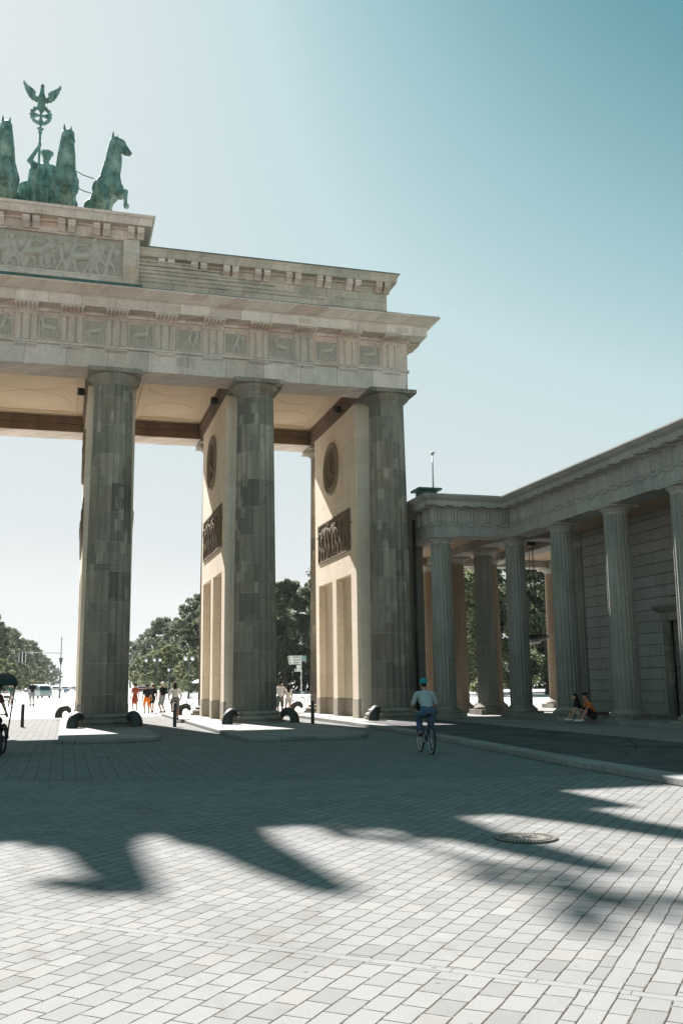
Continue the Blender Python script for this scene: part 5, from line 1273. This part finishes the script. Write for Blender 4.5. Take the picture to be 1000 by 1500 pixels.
# round blue sign, tall mast with signal arm, dark pillar
bs = local_thing('traffic_sign', (2.35, 92.0, 0), 0, 'small round blue traffic sign on a short post left of the column', 'traffic sign')
MB().tube([(0, 0, 0), (0, 0, 1.15)], .03, 8).build('post', steel, bs, (0, 0, 0), True)
blue = plain('sign_blue', (.03, .11, .24), .4)
pl = MB().prism([(.28 * math.cos(2 * PI * k / 28), 1.05 + .28 * math.sin(2 * PI * k / 28)) for k in range(28)], 'y', -.05, -.03).build('sign_panel', blue, bs)
MB().prism([(-.14, 1.2), (-.06, 1.24), (.06, 1.0), (.13, 1.04), (.10, .84), (-.06, .94), (.0, .97)], 'y', -.056, -.0505).build('arrow', white, bs)
gy = local_thing('signal_mast', (1.55, 97.0, 0), 0, 'tall grey mast with a long arm carrying white-bordered traffic signals', 'mast')
MB().lathe([(.16, 0), (.15, 1.0), (.10, 1.1), (.07, 4.2), (.055, 8.4)], 12).build('pole', plain('mast_paint', (.22, .23, .22), .6), gy, (0, 0, 0), 'auto')
MB().loft([(-.10, .10, -.1, .1, 4.6), (-.28, .28, -.2, .2, 5.5)]).build('lantern_box', lampm, gy)
MB().tube([(0, 0, 6.15), (-5.2, 0, 6.3)], .035, 8).build('arm', iron, gy, (0, 0, 0), True)
for x in (-5.3, -4.85):
    b_ = MB().box(x - .17, x + .17, -.05, .05, 4.95, 6.25).build('signal', plain('signal_housing', (.03, .03, .03), .6), gy)
    m = MB()
    for q in ((x - .23, x - .171, 4.9, 6.3), (x + .171, x + .23, 4.9, 6.3)): m.box(q[0], q[1], -.06, .04, q[2], q[3])
    q = m.build('backing_board', white, None); q.parent = b_
pi_ = local_thing('dark_pillar', (6.0, 225, 0), 0, 'dark pillar with pointed cap standing on the avenue beside the left column', 'pillar')
MB().lathe([(.55, 0), (.55, 2.4), (.62, 2.5), (.50, 2.6), (.45, 3.4), (.30, 3.9), (.34, 4.0), (.16, 4.5), (.05, 5.0)], 16).build('pillar_body', lampbk, pi_, (0, 0, 0), 'auto')

# ------------------------------------------------------------------ trees
def leaf_mat(name, c1, c2, c3):
    m, nt, b = new_mat(name, 0.6, 0, 0.25)
    rnd = nt.node('ShaderNodeNewGeometry').outputs['Random Per Island']
    pos = nt.node('ShaderNodeNewGeometry').outputs['Position']
    n = nt.noise(pos, .35, 3)
    f = nt.math('ADD', nt.math('MULTIPLY', rnd, .6), nt.math('MULTIPLY', n, .5))
    nt.put(b.inputs['Base Color'], nt.ramp(f, [(.2, c1), (.55, c2), (.9, c3)]))
    tr = nt.node('ShaderNodeBsdfTranslucent'); nt.put(tr.inputs['Color'], nt.ramp(f, [(.2, c2), (.8, c3)]))
    mx = nt.node('ShaderNodeMixShader'); mx.inputs[0].default_value = .38
    nt.l.new(b.outputs[0], mx.inputs[1]); nt.l.new(tr.outputs[0], mx.inputs[2])
    nt.l.new(mx.outputs[0], m.node_tree.nodes['Material Output'].inputs['Surface'])
    return m
leafD = leaf_mat('dark_leaves', (.040, .055, .030), (.082, .105, .055), (.155, .175, .10))
leafL = leaf_mat('pale_leaves', (.085, .105, .05), (.16, .185, .09), (.25, .27, .15))
bark = plain('bark', (.07, .058, .045), .9, 0, .3, 5)
def crown_mesh(seed, h, rad, base, nclump, nleaf, size):
    r = np.random.default_rng(seed); vs = []; 
    C0 = []
    for k in range(nclump):
        t = r.random() ** .8; z = base + (h - base) * t
        prof = math.sin(PI * min(.97, max(.06, (t * .86 + .12)))) ** .62
        a = r.random() * 2 * PI; q = rad * prof * (0.45 + .6 * math.sqrt(r.random())) * (1 + .18 * math.sin(3 * a + seed) + .12 * math.sin(7 * a + 2 * seed))
        C0.append((q * math.cos(a), q * math.sin(a), z + r.normal() * .3, r.uniform(.10, .21) * rad))
    C0 = np.array(C0); per = nleaf // nclump
    P = []
    for c in C0:
        d = r.normal(size=(per, 3)); d /= np.linalg.norm(d, axis=1)[:, None]; d *= (r.random(per)[:, None] ** .45) * c[3] * np.array([1.15, 1.15, .8])
        P.append(c[:3] + d)
    P = np.concatenate(P); n = len(P)
    nv = r.normal(size=(n, 3)) + np.array([0, .5, 1.1]); nv /= np.linalg.norm(nv, axis=1)[:, None]
    t1 = np.cross(nv, r.normal(size=(n, 3))); t1 /= np.linalg.norm(t1, axis=1)[:, None]; t2 = np.cross(nv, t1)
    s = size * r.uniform(.6, 1.3, n)[:, None]
    q = np.stack([P - t1 * s, P - t2 * s * .55, P + t1 * s, P + t2 * s * .55], 1).reshape(-1, 3)
    me = bpy.data.meshes.new('crown'); me.vertices.add(n * 4); me.loops.add(n * 4); me.polygons.add(n)
    me.vertices.foreach_set('co', q.ravel()); me.loops.foreach_set('vertex_index', np.arange(n * 4)); me.polygons.foreach_set('loop_start', np.arange(n) * 4)
    me.polygons.foreach_set('loop_total', np.full(n, 4)); me.update(); return me, C0
def trunk_mb(seed, h, base, C0, r0):
    r = random.Random(seed); mb = MB(); top = h * .72
    sp = [V(0, 0, 0)]; 
    for k in range(1, 7): sp.append(V(r.uniform(-.25, .25), r.uniform(-.25, .25), top * k / 6))
    mb.tube(sp, [r0 * 1.25] + [r0 * (1 - .8 * k / 6) for k in range(1, 7)], 8)
    for k in range(9):
        c = C0[r.randrange(len(C0))]; z = max(base * .8, min(top, c[2] * .7)); i = min(5, int(z / top * 6)); a = sp[i].lerp(sp[i + 1], .5)
        e = Vector(c[:3]); mb.tube([a, a.lerp(e, .5) + V(0, 0, .3), e], [r0 * .32, r0 * .2, r0 * .07], 6)
    return mb
TV = {}
def tree_kind(key, h, rad, base, ncl, nl, size, leaf, r0):
    me, C0 = crown_mesh(hash(key) % 1000 if False else sum(map(ord, key)) * 7, h, rad, base, ncl, nl, size)
    TV[key] = (me, trunk_mb(3, h, base, C0, r0).mesh('trunk'), leaf)
tree_kind('tallA', 21, 6.6, 3.0, 120, 20000, .30, leafD, .42)
tree_kind('tallB', 18.5, 6.0, 2.2, 110, 18000, .30, leafD, .38)
tree_kind('tallC', 23, 7.4, 4.0, 130, 22000, .32, leafD, .45)
tree_kind('lindenA', 8.2, 3.2, 1.8, 60, 9000, .20, leafL, .17)
tree_kind('lindenB', 7.2, 2.8, 1.6, 55, 8000, .20, leafL, .16)
tree_kind('bushy', 14.5, 5.6, .8, 110, 18000, .26, leafL, .3)
def tree(key, x, y, sc, rz, label, group):
    o = local_thing('tree', (x, y, 0), rz, label, 'tree', group); o.scale = (sc, sc, sc)
    me, tm, leaf = TV[key]
    link('crown', me, leaf, o, (0, 0, 0)); link('trunk', tm, bark, o, (0, 0, 0), True)
    return o
r = random.Random(12)
GL = 'tall dark avenue trees left of the road'; GR = 'tall dark avenue trees right of the road'
LT = 'tall dark tree in the left avenue row, merging with the trees beside it'
RT = 'tall dark tree in the right avenue row, merging with the trees beside it'
for i, d in enumerate((282, 302, 325, 350, 380, 415, 455, 505, 570, 650, 760, 900, 1080)):
    tree(('tallA', 'tallC', 'tallB')[i % 3], 2 - 25.5 + .0165 * d + r.uniform(-1.2, 1.2), -41 + d, r.uniform(.9, 1.05), r.uniform(0, 6), LT, GL)
for i, d in enumerate((172, 188, 206, 228, 254, 285, 322, 365, 420, 500)):
    tree(('tallC', 'tallA', 'tallB')[i % 3], 2 + 28.5 + .0165 * d - i * .45 + r.uniform(-1, 1), -41 + d, r.uniform(.88, 1.02), r.uniform(0, 6), RT, GR)
for i, (x, d) in enumerate(((-14.0, 196), (-13.5, 222), (-13, 252), (-12.2, 285), (-11, 322), (-10, 365), (-8.5, 415))):
    tree(('lindenA', 'lindenB')[i % 2], x, -41 + d, r.uniform(.95, 1.1), r.uniform(0, 6), 'small pale linden in the low row in front of the tall left trees', 'low lindens on the left')
for i, (x, d) in enumerate(((20.5, 205), (21.5, 222), (19.0, 236), (23.0, 200), (24.5, 178))):
    tree(('lindenB', 'lindenA')[i % 2], x, -41 + d, r.uniform(.95, 1.15), r.uniform(0, 6), 'small pale linden below the tall right trees', 'low lindens on the right')
PARK = [(38, 118, 1.0), (44, 112, .95), (35.5, 140, 1.0), (51, 122, 1.05), (41, 150, 1.0), (57, 132, 1.0)]
for i, (x, y, s_) in enumerate(PARK): tree(('tallB', 'tallA', 'tallC')[i % 3], x, y, s_, r.uniform(0, 6), 'dense dark park tree filling the gap right of the middle column', 'park trees behind the middle passage')
WG = [(46, 62, .95), (55, 58, 1.0), (63, 66, 1.05), (70, 58, 1.0), (52, 76, 1.05), (78, 70, 1.0), (61, 84, 1.1)]
for i, (x, y, s_) in enumerate(WG): tree(('bushy', 'tallB', 'tallA')[i % 3], x, y, s_, r.uniform(0, 6), 'sunlit park tree seen between the columns of the side wing', 'park trees behind the side wing')
# shrubs below the trees: one mass nobody could count
rs = np.random.default_rng(5); pts = []
def band(x0, y0, x1, y1, n, hh, wd):
    for k in range(n):
        t = rs.random(); pts.append((x0 + (x1 - x0) * t + rs.normal() * wd, y0 + (y1 - y0) * t + rs.normal() * wd, abs(rs.random()) * hh))
band(30, 150, 130, 95, 42000, 7.5, 2.2); band(30, 150, 31, 330, 20000, 5.5, 1.8); band(-22, 215, -18, 620, 16000, 3.0, 1.6)
P0 = np.array(pts); n = len(P0); nv = rs.normal(size=(n, 3)); nv /= np.linalg.norm(nv, axis=1)[:, None]; t1 = np.cross(nv, rs.normal(size=(n, 3))); t1 /= np.linalg.norm(t1, axis=1)[:, None]; t2 = np.cross(nv, t1)
q = np.stack([P0 - t1 * .34, P0 - t2 * .2, P0 + t1 * .34, P0 + t2 * .2], 1).reshape(-1, 3)
me = bpy.data.meshes.new('undergrowth'); me.from_pydata([tuple(a) for a in q], [], [(4 * i, 4 * i + 1, 4 * i + 2, 4 * i + 3) for i in range(n)])
tag(link('undergrowth', me, leafD), 'dark shrubs and undergrowth below the park trees', 'shrubs', None, 'stuff')

# thin summer haze filling the air along the avenue
hz = MB().box(-2600, 2600, -210, 3500, -1.0, 34.0).build('haze', None)
hm = bpy.data.materials.new('haze_air'); hm.use_nodes = True; ht = hm.node_tree; ht.nodes.remove(ht.nodes['Principled BSDF'])
pv = ht.nodes.new('ShaderNodeVolumePrincipled'); pv.inputs['Density'].default_value = 0.00006; pv.inputs['Color'].default_value = (.86, .93, .95, 1); pv.inputs['Anisotropy'].default_value = 0.3
ht.links.new(pv.outputs[0], ht.nodes['Material Output'].inputs['Volume']); hz.data.materials.append(hm); tag(hz, None, None, None, 'stuff')
